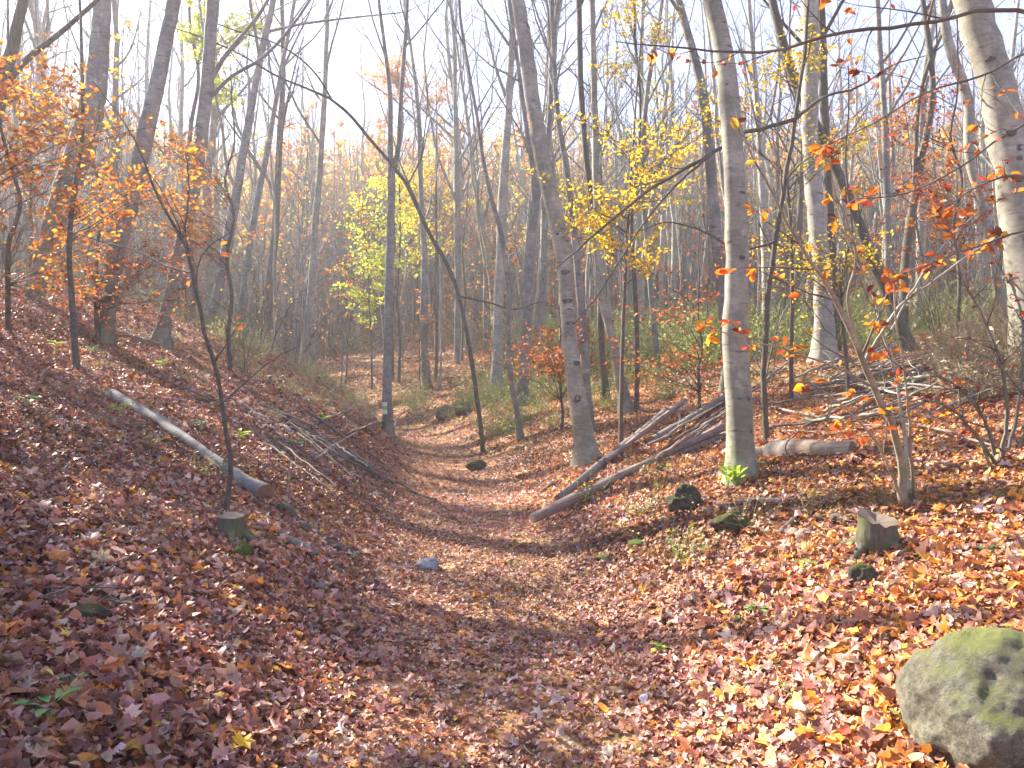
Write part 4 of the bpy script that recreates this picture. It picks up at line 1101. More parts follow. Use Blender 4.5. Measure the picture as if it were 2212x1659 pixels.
log('fallen_log', 'long straight grey log running down the left bank to a sawn end by the stump', 'log', [(572, 1088, 46), (520, 1050, 40), (430, 985, 27), (340, 918, 26), (240, 858, 32)], 'greywood', cut='cut', seed=1, stubs=1, deg=1)
log('dead_stick', 'crooked brown stick trailing below the sawn log on the left bank', 'stick', [(592, 1096, 16), (640, 1130, 17), (690, 1168, 18), (735, 1190, 17), (795, 1222, 9)], 'twig', seed=2, bend=.35, stubs=2, deg=3)
log('rotten_branch', 'pale split rotten branch below the stump on the left bank', 'branch', [(560, 1140, 12), (610, 1165, 20), (660, 1195, 18), (755, 1245, 8)], 'greywood', seed=3, bend=.3, deg=2, sides=9, wob=.22)
log('bark_piece', 'short weathered piece of bark at the left edge of the path', 'bark', [(645, 1258, 12), (672, 1268, 20), (704, 1280, 14)], 'greywood', seed=4, bend=.1, sides=9, wob=.2)
log('dead_stick', 'thin curved stick in the shade at the lower left', 'stick', [(215, 1478, 7), (290, 1488, 10), (350, 1508, 12), (432, 1540, 11)], 'twig', seed=5, bend=.3, deg=3, twigs=2)
log('dead_stick', 'short dark stick lying flat at the bottom centre among pale leaves', 'stick', [(650, 1548, 9), (720, 1552, 11), (802, 1548, 8)], 'twig', seed=6, bend=.2, deg=2)
log('dead_stick', 'arched dark stick on the leaf slope at the left edge', 'stick', [(5, 1010, 9), (60, 990, 10), (130, 985, 9), (200, 985, 6)], 'twig', seed=7, bend=.3, deg=3)
log('fallen_branch', 'grey branching limb lying across the left bank above the path', 'branch', [(512, 872, 10), (560, 905, 13), (610, 925, 12), (650, 960, 10), (668, 1000, 6)], 'greywood', seed=8, bend=.3, deg=3, twigs=5)
log('fallen_branch', 'long thin dark branch sloping down the left bank to the path edge', 'branch', [(590, 975, 8), (680, 990, 9), (760, 1030, 8), (850, 1082, 5)], 'deadwood', seed=9, bend=.3, deg=3, twigs=6)
log('fallen_branch', 'second thin branch beneath the long one on the left bank', 'branch', [(620, 930, 6), (700, 975, 7), (800, 1025, 6), (840, 1060, 4)], 'greywood', seed=10, bend=.3, deg=3, twigs=5)
log('fallen_log', 'old log lying beside the sunlit-edged beech on the left crest', 'log', [(250, 722, 12), (300, 738, 13), (340, 750, 12)], 'deadwood', seed=11)
# heap of poles on the right bank
log('fallen_pole', 'lowest fallen pole, straight and reddish brown, its broken end on the path edge', 'log', [(1150, 1153, 24), (1560, 952, 17)], 'deadwood', seed=12, deg=1, cut='rawwood', stubs=1, lift=.8)
log('fallen_pole', 'dark weathered pole lying above the lowest reddish one', 'log', [(1205, 1110, 17), (1440, 922, 15)], 'greywood', seed=13, deg=1, stubs=2, lift=.9, tz=(0, .12))
log('fallen_pole', 'thinner pole resting side by side with the dark weathered one', 'log', [(1310, 1015, 13), (1480, 896, 11)], 'deadwood', seed=14, deg=1, lift=1.3, tz=(.05, .2))
log('fallen_pole', 'thick grey pole at the top of the heap pointing to the tall smooth beech', 'log', [(1410, 965, 17), (1585, 874, 17)], 'greywood', seed=15, deg=1, lift=1.1, tz=(.05, .1))
log('fallen_pole', 'mossy grey pole beside the foot of the tall smooth beech', 'log', [(1380, 1018, 14), (1570, 948, 18)], 'greywood', seed=16, deg=1, lift=.9)
log('dead_stick', 'short dark stick lying alone left of the pole heap', 'stick', [(1158, 1076, 10), (1185, 1060, 14), (1214, 1040, 10)], 'twig', seed=17)
log('fallen_branch', 'dark crooked branch running from the leaning beech to the pole heap', 'branch', [(1282, 968, 12), (1330, 958, 11), (1380, 945, 10), (1425, 925, 7)], 'deadwood', seed=18, bend=.35, twigs=3)
log('fallen_log', 'broken log with stripped pale wood and splintered end right of the tall beech', 'log', [(1590, 1004, 30), (1660, 992, 42), (1720, 990, 48), (1770, 988, 46), (1842, 984, 38)], 'rawwood', seed=19, cut='cut', wob=.05, lift=.6)
log('rotten_branch', 'pale mossy piece of wood under the sprouts of the tall beech', 'branch', [(1556, 1106, 20), (1610, 1096, 22), (1688, 1090, 16)], 'greywood', seed=20, wob=.14)
log('fallen_log', 'grey weathered trunk lying at the crest behind the orange-leaved sapling', 'log', [(1800, 880, 18), (1870, 862, 20), (1950, 840, 20)], 'greywood', seed=21)
log('fallen_log', 'dark purple-brown log at the crest near the massive beech', 'log', [(2030, 812, 16), (2080, 800, 22), (2140, 798, 18)], 'deadwood', seed=22)
log('dead_root', 'exposed root slab sticking out of the leaves below the tall beech', 'root', [(1690, 1160, 22), (1730, 1166, 24), (1775, 1162, 16)], 'deadwood', seed=23, wob=.18)
log('dead_root', 'long curved root running up the slope from the exposed root slab', 'root', [(1688, 1165, 16), (1720, 1130, 13), (1760, 1105, 11), (1830, 1075, 9), (1900, 1040, 6)], 'twig', seed=24, bend=.3)
log('fallen_branch', 'white-barked piece of branch in the sunny litter behind the broken log', 'branch', [(1735, 905, 10), (1752, 903, 14), (1775, 905, 8)], 'pale', seed=25)
r_ = np.random.default_rng(31)
for q in range(52):       # many thin branches heaped on the right crest
    px = r_.uniform(1640, 2060); py = r_.uniform(820, 945) - (px - 1640) * .05
    ln = r_.uniform(90, 330); sl = r_.uniform(.05, .5) if r_.random() < .75 else r_.uniform(-.35, .05)
    w = r_.uniform(4, 9)
    log('brushwood_branch', ('long ' if ln > 150 else 'short ') + ['brown', 'grey', 'silvery'][q % 3] + ' branch on the sunny crest behind the tall beech', 'branch',
        [(px, py, w), (px + ln * .5, py - ln * .5 * sl, w * .8), (px + ln, py - ln * sl, w * .4)], ['deadwood', 'greywood', 'beech'][q % 3], seed=50 + q, bend=.4, deg=2,
        group='thin branches strewn on the right crest', sides=6, twigs=4 if q % 2 else 0, lift=2.5, tz=(r_.uniform(0, .08), r_.uniform(.05, .3)))
for q in range(12):
    px = r_.uniform(1380, 1560); py = 1000 - (px - 1380) * .5 + r_.uniform(-35, 35)
    ln = r_.uniform(60, 190); sl = r_.uniform(.3, .75); w = r_.uniform(4, 8)
    log('brushwood_branch', ('long ' if ln > 150 else 'short ') + ['brown', 'grey', 'silvery'][q % 3] + ' branch tangled in the heap of poles before the tall beech', 'branch',
        [(px, py, w), (px + ln * .5, py - ln * .5 * sl, w * .8), (px + ln, py - ln * sl, w * .5)], ['deadwood', 'greywood', 'twig'][q % 3], seed=120 + q, bend=.35, deg=2,
        group='thin branches in the pole heap', sides=6, twigs=3, lift=1.5, tz=(r_.uniform(0, .1), r_.uniform(.05, .35)))
for q in range(26):
    px = r_.uniform(500, 800); py = 880 + (px - 500) * .42 + r_.uniform(-45, 55)
    ln = r_.uniform(60, 190); sl = r_.uniform(-.95, -.35) if r_.random() < .8 else r_.uniform(.1, .7); w = r_.uniform(4, 7)
    log('brushwood_branch', ('long ' if ln > 150 else 'short ') + ['brown', 'grey', 'silvery'][q % 3] + ' branch in the tangle on the left bank above the path', 'branch',
        [(px, py, w), (px + ln * .5, py - ln * .5 * sl, w * .8), (px + ln, py - ln * sl, w * .5)], ['greywood', 'deadwood', 'twig'][q % 3], seed=160 + q, bend=.35, deg=2,
        group='thin dead branches on the left bank', sides=6, twigs=4 if q % 2 else 0, lift=2.5, tz=(r_.uniform(0, .08), r_.uniform(.0, .2)))
for q in range(10):
    px = r_.uniform(40, 230); py = r_.uniform(1270, 1390); ln = r_.uniform(70, 190); sl = r_.uniform(-.6, .5); w = r_.uniform(3, 7)
    log('brushwood_branch', ('long ' if ln > 130 else 'short ') + ['dark', 'brown'][q % 2] + ' twiggy branch on the shaded hummock at the lower left', 'branch',
        [(px, py, w), (px + ln * .5, py - ln * .5 * sl, w * .8), (px + ln, py - ln * sl, w * .5)], ['twig', 'deadwood'][q % 2], seed=190 + q, bend=.35, deg=2,
        group='twiggy branches on the shaded hummock', sides=6, twigs=4, lift=2.5, tz=(r_.uniform(0, .05), r_.uniform(.0, .1)))
# small twigs everywhere: uncountable
def twig_litter():
    r = np.random.default_rng(90)
    protos = []
    for i in range(4):
        P = np.stack([np.linspace(-.5, .5, 6), r.normal(size=6) * .03, np.abs(r.normal(size=6)) * .02], 1)
        a = Acc(); R0 = np.linspace(.012, .005, 6)
        a.add(*tubes(P[None], R0[None], 4))
        C, CR = kids(P[None], R0[None], 3, .3, .9, (.4, .9), .4, .6, 3, 0, .15, .3, .004, r); a.add(*tubes(C, CR, 3))
        protos.append(a.mesh('twig', M['twig' if i % 2 else 'deadwood']))
    n = 2200
    y = np.sqrt(r.uniform(2 ** 2, 26 ** 2, n)); x = r.uniform(-.78, .78, n) * y
    k = np.abs(x - centre(y)) > r.uniform(0, 1.5, n); x, y = x[k], y[k]; n = len(x)
    rot = euler_from(normal(x, y), r.uniform(0, 6.28, n))
    inst_object('twig_litter', protos, np.stack([x, y, height(x, y) + .035], 1), rot, r.uniform(.12, .5, n), r.integers(0, 4, n), np.ones((n, 3)) * .3,
                label='countless small dry twigs lying on the leaf carpet', cat='twigs')
twig_litter()

# ------------------------------------------------------------------ stones
def ico(sub):
    import bmesh
    bm = bmesh.new(); bmesh.ops.create_icosphere(bm, subdivisions=sub, radius=1)
    V = np.array([v.co[:] for v in bm.verts]); F3 = np.array([[v.index for v in f.verts] for f in bm.faces]); bm.free()
    return V, F3
def n3(V, s, seed):
    return (vnoise(V[:, 0] * s + 7, V[:, 1] * s + V[:, 2] * s * .7, seed) + vnoise(V[:, 1] * s - 3, V[:, 2] * s + V[:, 0] * s * .6, seed + 1) + vnoise(V[:, 2] * s + 11, V[:, 0] * s - V[:, 1] * s * .8, seed + 2)) / 1.5
def rock(name, label, c, rad, mat, seed=0, sub=4, rough=.25, deform=None, cat='rock', rz=0, tilt=0):
    V, F3 = ico(sub)
    V0 = V.copy()
    V = V * (1 + rough * n3(V0, 1.6, seed)[:, None] + rough * .45 * n3(V0, 4.2, seed + 5)[:, None] + rough * .16 * n3(V0, 12, seed + 9)[:, None] + (rough * .07 * n3(V0, 30, seed + 12)[:, None] if sub > 4 else 0))
    V = V * np.array(rad)
    if deform: V = deform(V, V0)
    a = Acc(); a.add(V, None, F3)
    o = bpy.data.objects.new(name, a.mesh(name, M[mat])); link(o)
    o.location = tuple(float(v) for v in c); o.rotation_euler = (tilt, 0, rz)
    return tag(o, label, cat)
def bdef(V, V0):
    # narrower towards the lower left, so the flank falls away to the right
    f = np.clip(-V0[:, 2], 0, 1)
    V[:, 0] += f ** 1.3 * .17
    V[:, 0] -= np.clip(V0[:, 2], 0, 1) * 0.02
    return V
rock('boulder', 'big rounded mossy boulder at the lower right corner', at(2180, 1572, 2.55), (.365, .32, .325), 'boulder', seed=21, sub=6, rough=.17, deform=bdef, cat='boulder')
def ground_rock(name, label, px, py, rx, ry, mat, seed, sub=4, rough=.35, sink=.35, cat='rock', rz=0):
    p = hit(px, py + ry * .6); s = p[1] / FPX
    return rock(name, label, p + np.array([0, 0, ry * s * (1 - sink)]), (rx * s, rx * s * .8, ry * s), mat, seed, sub, rough, None, cat, rz)
ground_rock('path_stone', 'single pale grey stone lying on the leafy path', 925, 1222, 27, 15, 'stone', 5, cat='stone')
ground_rock('mossy_rock', 'dark hollow-sided mossy rock left of the tall smooth beech', 1480, 1085, 36, 32, 'mossrock', 6, 5, rough=.5)
ground_rock('mossy_rock', 'low rounded moss-topped rock below the pale piece of wood', 1582, 1132, 42, 24, 'mossrock', 7, 5)
ground_rock('mossy_rock', 'small green mossy rock right under the sawn stump', 527, 1196, 20, 24, 'moss', 8)
ground_rock('mossy_rock', 'dark rock at the foot of the arching dark sapling', 1030, 1008, 22, 13, 'mossrock', 9, rough=.5)
ground_rock('mossy_rock', 'dark boulder, left of two, on the bank behind the arching sapling', 960, 895, 18, 18, 'mossrock', 10)
ground_rock('mossy_rock', 'dark boulder, right of two, on the bank behind the arching sapling', 1000, 890, 20, 13, 'mossrock', 11)
ground_rock('mossy_rock', 'small grey rock half sunk in leaves above the big boulder', 1862, 1250, 30, 30, 'mossrock', 12)
ground_rock('mossy_rock', 'tiny dark rock beside the fallen pole and tall beech', 1430, 1015, 13, 11, 'mossrock', 13)
ground_rock('earth_mound', 'dark mossy hummock in the deep shade at the left', 180, 1330, 48, 22, 'soilrock', 14, 5, sink=.6, cat='mound')
ground_rock('moss_patch', 'bright green moss cushion, larger of two, on the sunny leaf slope', 1380, 1178, 24, 10, 'moss', 15, cat='moss', sink=.3)
ground_rock('moss_patch', 'dull green moss cushion, lower of two, near the path edge', 1308, 1206, 22, 9, 'moss', 16, cat='moss', sink=.3)

# ------------------------------------------------------------------ stumps
def stump(name, label, px, py, w, hpx, mat, seed, ragged=.0, moss=None):
    p = hit(px, py); s = p[1] / FPX; rad = w / 2 * s; hh = hpx * s
    r = np.random.default_rng(seed)
    root = thing(name, label, 'stump', p)
    n = 8; sd_ = 20; t = np.linspace(0, 1, n)
    P = np.stack([t * 0, t * 0, -.12 + t * (hh + .12)], 1); a_ = np.arange(sd_) / sd_ * 6.283
    Rr = rad * (1.12 - .14 * t)
    mod = 1 + .05 * r.normal(size=(n, 1)) + .07 * np.sin(a_ * 3 + 1)[None] + .03 * r.normal(size=(n, sd_))
    V, F = tubes(P, Rr, sd_, mod[None])
    if ragged:
        top = V.reshape(n, sd_, 3); rg = ragged * hh * (np.sin(a_ + 1.2) + .5 * np.sin(3 * a_ + .4) + .35 * r.normal(size=sd_)); top[-1, :, 2] += rg; top[-2, :, 2] += rg * .6; top[-3, :, 2] += rg * .3; V = top.reshape(-1, 3)
    a = Acc(); a.add(V, F); part('stump_bark', a, M[mat], root)
    for q in range(5):
        az = q * 1.256 + r.uniform(-.4, .4); ln = rad * r.uniform(1.6, 2.8)
        tt = np.linspace(0, 1, 6)[:, None]; base = np.array([math.cos(az) * rad * .7, math.sin(az) * rad * .7, hh * .28])
        Q = base + np.array([math.cos(az), math.sin(az), 0]) * ln * tt
        gz = height(Q[:, 0] + p[0], Q[:, 1] + p[1]) - p[2]
        Q[:, 2] = base[2] * (1 - tt[:, 0]) ** 2 + gz * (1 - (1 - tt[:, 0]) ** 2) + .01
        b = Acc(); b.add(*tubes(Q, rad * np.linspace(.34, .10, 6), 7)); part('root', b, M[mat], root)
    ring = V[-sd_:]; c = ring.mean(0); c[2] -= .01 + ragged * hh * .8
    inner = c + (ring - c) * .55; j = np.arange(sd_); j2 = (j + 1) % sd_
    b = Acc(); b.add(np.concatenate([ring, inner, [c]]), np.stack([j, j2, sd_ + j2, sd_ + j], 1), np.stack([sd_ + j, sd_ + j2, np.full(sd_, 2 * sd_)], 1))
    part('cut_face', b, M['oldcut'], root, smooth=False)
    return root
stump('tree_stump', 'low sawn stump with dark mossy bark at the foot of the bare left sapling', 500, 1163, 56, 48, 'dark', 1, ragged=.05)
stump('tree_stump', 'rotten broken stump overgrown by dry twigs below the orange-leaved sapling', 1893, 1195, 78, 76, 'dark', 2, ragged=.13)
log('dead_root', 'pale gnarled root coming down from the rotten broken stump', 'root', [(1900, 1125, 22), (1872, 1165, 26), (1858, 1210, 22), (1850, 1250, 16)], 'greywood', seed=71, bend=.3, wob=.2)
log('dead_root', 'thick twisted root left of the rotten broken stump', 'root', [(1760, 1128, 14), (1820, 1130, 18), (1860, 1125, 22)], 'twig', seed=72, bend=.3, wob=.15)

# ------------------------------------------------------------------ saplings
def stem3(pts, Y, lean=0.0, zig=0.0, r=None):
    P, Rr = px_path(pts, Y, lean); return P, Rr
def sapling(name, label, base_px, stems, mat='grey', leaves=None, seed=0, k=(5, 3), lf=(.35, .45), rmin=.0018, Y=None, leafkw=None, maxleaf=290, flat=.5):
    """stems: list of (pts, y offset at start, y offset at end)"""
    r = np.random.default_rng(seed + 700)
    Y = Y or hit(*base_px)[1]
    b = at(base_px[0], base_px[1], Y); b[2] = H(b[0], b[1])
    root = thing(name, label, 'sapling', b)
    C1 = []; R1 = []
    for pts, l0, l1 in stems:
        P, Rr = px_path(pts, Y + l0, l1 - l0)
        P, Rr = smooth_path(P, Rr, 22)
        P = P + r.normal(size=P.shape) * Rr[:, None] * .25
        a = Acc(); a.add(*tubes(P, Rr, 9)); part('stem', a, M[mat], root, b)
        C1.append(P); R1.append(Rr)
    C1 = np.array(C1); R1 = np.array(R1)
    C2, CR2 = kids(C1, R1, k[0], .3, 1, (.45, .95), lf[0], .5, 7, .03, .13, flat, rmin * 1.4, r)
    C3, CR3 = kids(C2, CR2, k[1], .2, 1, (.4, .9), lf[1], .6, 5, .02, .13, flat, rmin, r)
    a = Acc(); a.add(*tubes(C2, CR2, 5)); a.add(*tubes(C3, CR3, 4)); part('crown', a, M['twig'], root, b)
    if leaves:
        lm, n, size = leaves
        Call = C3; m = len(Call)
        rows = r.integers(0, m, n); q = r.uniform(.2, 5, n).clip(0, 4.99); i0 = q.astype(int); f = (q - i0)[:, None]
        A = Call[rows, i0]; B = Call[rows, i0 + 1]; pos = A + (B - A) * f
        for j in range(n):
            d = nrm(nrm(B[j] - A[j]) * .5 + r.normal(size=3) * np.array([.8, .8, .35]) - np.array([0, 0, .25]))
            nn = nrm(np.array([0, 0, .8]) + r.normal(size=3) * .7)
            sz = size * r.uniform(.7, 1.2)
            V, F4, _ = leafmesh(np.zeros((1, 3)), d[None], nn[None], np.array([sz]), fold=r.uniform(.02, .22))
            me = mesh_np('leaf', V, F4, None, False); me.materials.append(M['leaf_t'])
            o = bpy.data.objects.new('leaf', me); link(o, root); o.location = tuple(pos[j] - b)
            c = lm[r.integers(0, len(lm))]; o.color = (*[min(1, x * r.uniform(.8, 1.2)) for x in c], 1)
    return root
M['leaf_t'] = leafmat('twig_leaf', None, trans=0.55, src='object', rough=.45, spec=.3)
OR3 = [(.85, .34, .02), (.80, .24, .02), (.70, .20, .03), (.55, .12, .03), (.85, .45, .04)]
RU3 = [(.45, .09, .03), (.32, .06, .025), (.62, .16, .03), (.75, .28, .04), (.25, .05, .03)]
sapling('beech_sapling', 'bare dark sapling on the left bank rising from beside the sawn stump', (487, 1112),
    [([(487, 1108, 14), (497, 1050, 11), (496, 980, 10), (488, 920, 10), (477, 865, 9), (471, 810, 9), (440, 710, 8), (421, 610, 8), (395, 515, 7), (360, 462, 6), (325, 390, 5), (300, 320, 4), (250, 240, 3), (200, 175, 2)], 0, -.6),
     ([(395, 515, 4), (402, 470, 4), (408, 420, 3), (405, 360, 3), (400, 320, 2)], -.25, -.4),
     ([(412, 590, 4), (350, 570, 4), (290, 540, 3), (230, 525, 3), (150, 500, 2)], -.2, .5),
     ([(475, 875, 4), (520, 835, 4), (560, 800, 3), (600, 770, 3), (640, 750, 2)], 0, .5),
     ([(440, 700, 4), (430, 650, 4), (425, 590, 3.5), (440, 545, 3), (500, 500, 2)], -.2, -.3),
     ([(477, 870, 4), (400, 840, 3), (300, 800, 3), (180, 760, 2)], 0, .6)], mat='twig', seed=1, k=(5, 3), lf=(.30, .4), leaves=(RU3[:3] + OR3[:2], 26, .06))
sapling('beech_sapling', 'many-stemmed sapling with glowing orange leaves on the right bank', (1960, 1100),
    [([(1955, 1100, 20), (1952, 1050, 19), (1944, 990, 17), (1928, 920, 15), (1895, 850, 14), (1862, 775, 13), (1838, 710, 12), (1800, 640, 10), (1765, 580, 9), (1735, 540, 8), (1700, 480, 7), (1660, 400, 5), (1620, 330, 4), (1590, 240, 3)], 0, -1.0),
     ([(1962, 1098, 10), (1960, 1030, 9), (1955, 960, 8), (1945, 880, 7), (1932, 800, 6), (1905, 720, 5), (1880, 620, 5), (1840, 540, 4), (1810, 450, 3)], .05, .8),
     ([(1970, 1100, 9), (1972, 1040, 8), (1968, 980, 7), (1962, 880, 5), (1950, 780, 4), (1935, 690, 4), (1930, 600, 3)], .1, -.8),
     ([(1948, 1080, 8), (1925, 1020, 7), (1895, 960, 6), (1850, 905, 5), (1800, 860, 4), (1740, 820, 3)], -.1, -.7),
     ([(1866, 785, 8), (1905, 720, 7), (1945, 660, 6), (2000, 620, 5), (2080, 560, 4), (2170, 500, 3)], -.3, -.2),
     ([(1925, 715, 5), (1975, 620, 5), (2030, 540, 4), (2100, 470, 3), (2180, 420, 2)], -.2, .4),
     ([(1846, 720, 6), (1830, 640, 5), (1850, 560, 5), (1830, 480, 4), (1800, 400, 3), (1790, 300, 2)], -.4, -1.2),
     ([(1890, 840, 6), (1820, 800, 5), (1740, 770, 4), (1640, 740, 3), (1500, 700, 2)], -.2, -.6)],
    mat='beech', seed=2, k=(7, 4), lf=(.32, .45), leaves=(OR3 + OR3 + RU3, 290, .070))
sapling('beech_sapling', 'fine-twigged bush with small rust leaves at the right edge before the massive beech', (2150, 1000),
    [([(2150, 1010, 9), (2140, 940, 8), (2110, 880, 7), (2060, 830, 5), (2000, 800, 3)], 0, -.3),
     ([(2160, 1010, 9), (2175, 900, 8), (2160, 780, 7), (2120, 680, 5), (2080, 600, 4), (2060, 500, 2)], 0, -.5),
     ([(2170, 1010, 8), (2195, 900, 7), (2210, 780, 6), (2200, 650, 5), (2150, 560, 3)], .1, .2),
     ([(2155, 1005, 8), (2100, 930, 6), (2050, 880, 5), (1990, 860, 3)], -.1, -.4),
     ([(2180, 1005, 9), (2230, 900, 8), (2260, 780, 6), (2230, 660, 4), (2180, 600, 3)], .1, .0),
     ([(2140, 1010, 6), (2120, 960, 5), (2080, 900, 4), (2070, 830, 3)], -.2, -.2)],
    mat='grey', seed=3, k=(11, 5), lf=(.42, .5), leaves=(RU3, 150, .045))
sapling('beech_sapling', 'young side growth with maroon leaves hanging from above on the right', (2420, 1120),
    [([(2420, 1120, 30), (2400, 900, 27), (2380, 600, 25), (2350, 300, 22), (2330, 60, 20), (2320, -120, 16)], 0, 0),
     ([(2330, 60, 11), (2212, 24, 9), (2120, 22, 9), (2040, 42, 8), (1900, 62, 8), (1800, 72, 7), (1690, 108, 6), (1580, 112, 5), (1470, 104, 4), (1330, 90, 2)], 0, -.4),
     ([(2345, 240, 8), (2260, 250, 6), (2160, 300, 5), (2060, 370, 4), (1950, 420, 3), (1850, 430, 2)], 0, -.7),
     ([(2350, 150, 8), (2240, 110, 6), (2130, 160, 5), (2000, 200, 4), (1880, 270, 3), (1750, 330, 2)], 0, -1.3),
     ([(2340, 60, 7), (2250, -20, 6), (2100, -60, 5), (1900, -50, 4), (1700, -20, 2)], 0, -1.0),
     ([(2375, 560, 8), (2290, 500, 6), (2210, 500, 5), (2120, 530, 4), (2030, 560, 3), (1950, 600, 2)], 0, -.8),
     ([(2370, 450, 8), (2270, 400, 6), (2190, 380, 5), (2120, 400, 4), (2040, 450, 2)], 0, -.5)],
    mat='twig', seed=4, k=(7, 4), lf=(.28, .45), leaves=(RU3 + OR3[1:3], 230, .055), Y=4.6)
# long bare limbs that cross in front of the yellow leaves
sapling('young_tree', 'slim tree by the heap whose bare dark limbs cross before the yellow leaves', (1655, 960),
    [([(1655, 960, 14), (1650, 800, 12), (1662, 620, 11), (1690, 430, 10), (1720, 250, 9), (1740, 100, 7), (1750, -80, 5)], 0, 0),
     ([(1719, 256, 9), (1660, 274, 9), (1600, 290, 9), (1545, 328, 8), (1470, 370, 7), (1400, 410, 7), (1330, 470, 6), (1270, 520, 5), (1200, 580, 3)], 0, -.6),
     ([(1540, 330, 6), (1470, 390, 5), (1400, 470, 4), (1340, 560, 4), (1290, 640, 3), (1240, 700, 2)], -.35, -.5),
     ([(1719, 256, 8), (1780, 210, 6), (1850, 190, 5), (1930, 140, 3), (2000, 120, 2)], 0, .3),
     ([(1677, 520, 6), (1600, 540, 5), (1520, 500, 4), (1440, 480, 3), (1380, 500, 2)], 0, -.3)],
    mat='dark', seed=5, k=(6, 4), lf=(.25, .45), leaves=(RU3[:2] + OR3[3:], 60, .05), Y=8.6)

# ------------------------------------------------------------------ small green plants
def seedling(name, label, px, py, spec, mat, seed, stem_h=.05, up=.35, Yoff=0):
    r = np.random.default_rng(seed + 40)
    p = hit(px, py); root = thing(name, label, 'plant', p)
    b = Acc(); n, size = spec
    tops = []
    for i in range(n):
        az = i / n * 6.283 + r.uniform(-.3, .3)
        h = stem_h * r.uniform(.7, 1.3); out = size * r.uniform(.15, .4)
        tip = np.array([math.cos(az) * out, math.sin(az) * out, h])
        b.add(*tubes(np.array([[0, 0, -.02], tip * .5 + [0, 0, h * .2], tip]), np.array([.0025, .002, .0015]), 4)); tops.append((tip, az))
    part('stem', b, M[mat], root)
    for tip, az in tops:
        d = np.array([math.cos(az), math.sin(az), up * r.uniform(.2, 1)])
        V, F4, _ = leafmesh(np.zeros((1, 3)), d[None], np.array([[-math.cos(az) * .4, -math.sin(az) * .4, 1.]]), np.array([size * r.uniform(.8, 1.15)]), wide=.55, fold=.08)
        me = mesh_np('leaf', V, F4, None, False); me.materials.append(M[mat])
        o = bpy.data.objects.new('leaf', me); link(o, root); o.location = tuple(tip)
    return root
seedling('green_seedling', 'five-leaved green seedling at the lower left corner', 110, 1562, (5, .085), 'greenleaf', 1, stem_h=.06, up=.6)
seedling('green_seedling', 'dark green seedling just above the five-leaved one', 150, 1500, (4, .05), 'greenleaf', 2)
seedling('green_seedling', 'small round-leaved plant at the left foot of the big boulder', 1950, 1582, (3, .05), 'brightleaf', 3)
seedling('green_seedling', 'pale green rosette in the litter right of the path', 1424, 1418, (6, .05), 'brightleaf', 4)
seedling('green_seedling', 'broad-leaved green plant in the middle of the right slope', 1632, 1338, (5, .065), 'greenleaf', 5)
seedling('green_seedling', 'green plant just left of the broad-leaved one on the right slope', 1595, 1362, (5, .05), 'greenleaf', 6)
seedling('green_seedling', 'green trefoil plant below the rotten broken stump', 1740, 1238, (4, .06), 'greenleaf', 7)
seedling('green_seedling', 'small green plant under the massive beech bush at the right', 2165, 1085, (4, .06), 'greenleaf', 8)
seedling('green_seedling', 'low green plant beside the trunk sprouts on the sunny side', 1638, 1025, (7, .06), 'greenleaf', 9, stem_h=.1)
seedling('green_seedling', 'tiny green plant far right beyond the rotten stump', 2130, 1210, (5, .05), 'greenleaf', 10)
seedling('green_seedling', 'green leaves beside the small rock beneath the rotten stump', 1690, 1510, (3, .04), 'brightleaf', 11)
seedling('green_seedling', 'pale green plant on the shady bank above the sawn log', 760, 1215, (4, .05), 'greenleaf', 12)
for i, (px, py) in enumerate([(1580, 1050), (1590, 1062), (1572, 1066)]):
    seedling('beech_sprout', 'clump of vivid yellow-green sprouts at the foot of the tall smooth beech', px, py, (12, .085), 'brightleaf', 30 + i, stem_h=.15, up=1.4)['group'] = 'vivid sprouts at the foot of the tall beech'
for i, (px, py) in enumerate([(60, 892), (262, 905), (430, 935), (520, 960), (640, 975), (350, 800), (300, 790), (700, 915), (200, 770), (120, 760)]):
    seedling('bramble_plant', 'low yellow-green plant scattered on the upper left bank', px, py, (8, .10), 'brightleaf' if i % 2 else 'greenleaf', 50 + i, stem_h=.12, up=.3)['group'] = 'low yellow-green plants on the upper left bank'
# a few fallen leaves that stand out
def single_leaf(label, px, py, size, col, shape, seed):
    r = np.random.default_rng(seed); p = hit(px, py)
    o = bpy.data.objects.new('fallen_leaf', LO[shape]); link(o)
    nv = nrm(normal(np.array([p[0]]), np.array([p[1]])) + r.normal(size=(1, 3)) * .3 + np.array([[0, -.25, 0]]))
    o.rotation_euler = euler_from(nv, r.uniform(0, 6.28, 1))[0]; o.scale = (size,) * 3
    o.location = tuple(p + np.array([0, 0, .05])); o.color = (*col, 1)
    tag(o, label, 'leaf')
single_leaf('large yellow maple leaf at the bottom, left of centre', 525, 1628, .11, (.75, .45, .03), 2, 1)
single_leaf('big tan maple leaf on the shady left slope', 218, 1195 + 30, .12, (.60, .44, .24), 2, 2)
single_leaf('bright yellow leaf lying right of the path', 1388, 1290, .075, (.85, .50, .03), 3, 3)
single_leaf('standing orange leaf on the path at the bottom right of centre', 1303, 1560, .09, (.85, .36, .03), 7, 4)
single_leaf('white curled leaf near the bottom of the right slope', 1390, 1528, .06, (.82, .82, .80), 5, 5)
single_leaf('second white leaf at the bottom edge right of centre', 1388, 1622, .05, (.82, .80, .78), 5, 6)
single_leaf('large star-shaped pale leaf in the lower left litter', 290, 1440, .12, (.55, .44, .30), 3, 7)
single_leaf('deep orange leaf standing near the left edge', 70, 1262, .11, (.60, .20, .04), 2, 8)
single_leaf('yellow-green round leaf at the bottom left corner', 55, 1608, .09, (.55, .55, .14), 5, 9)

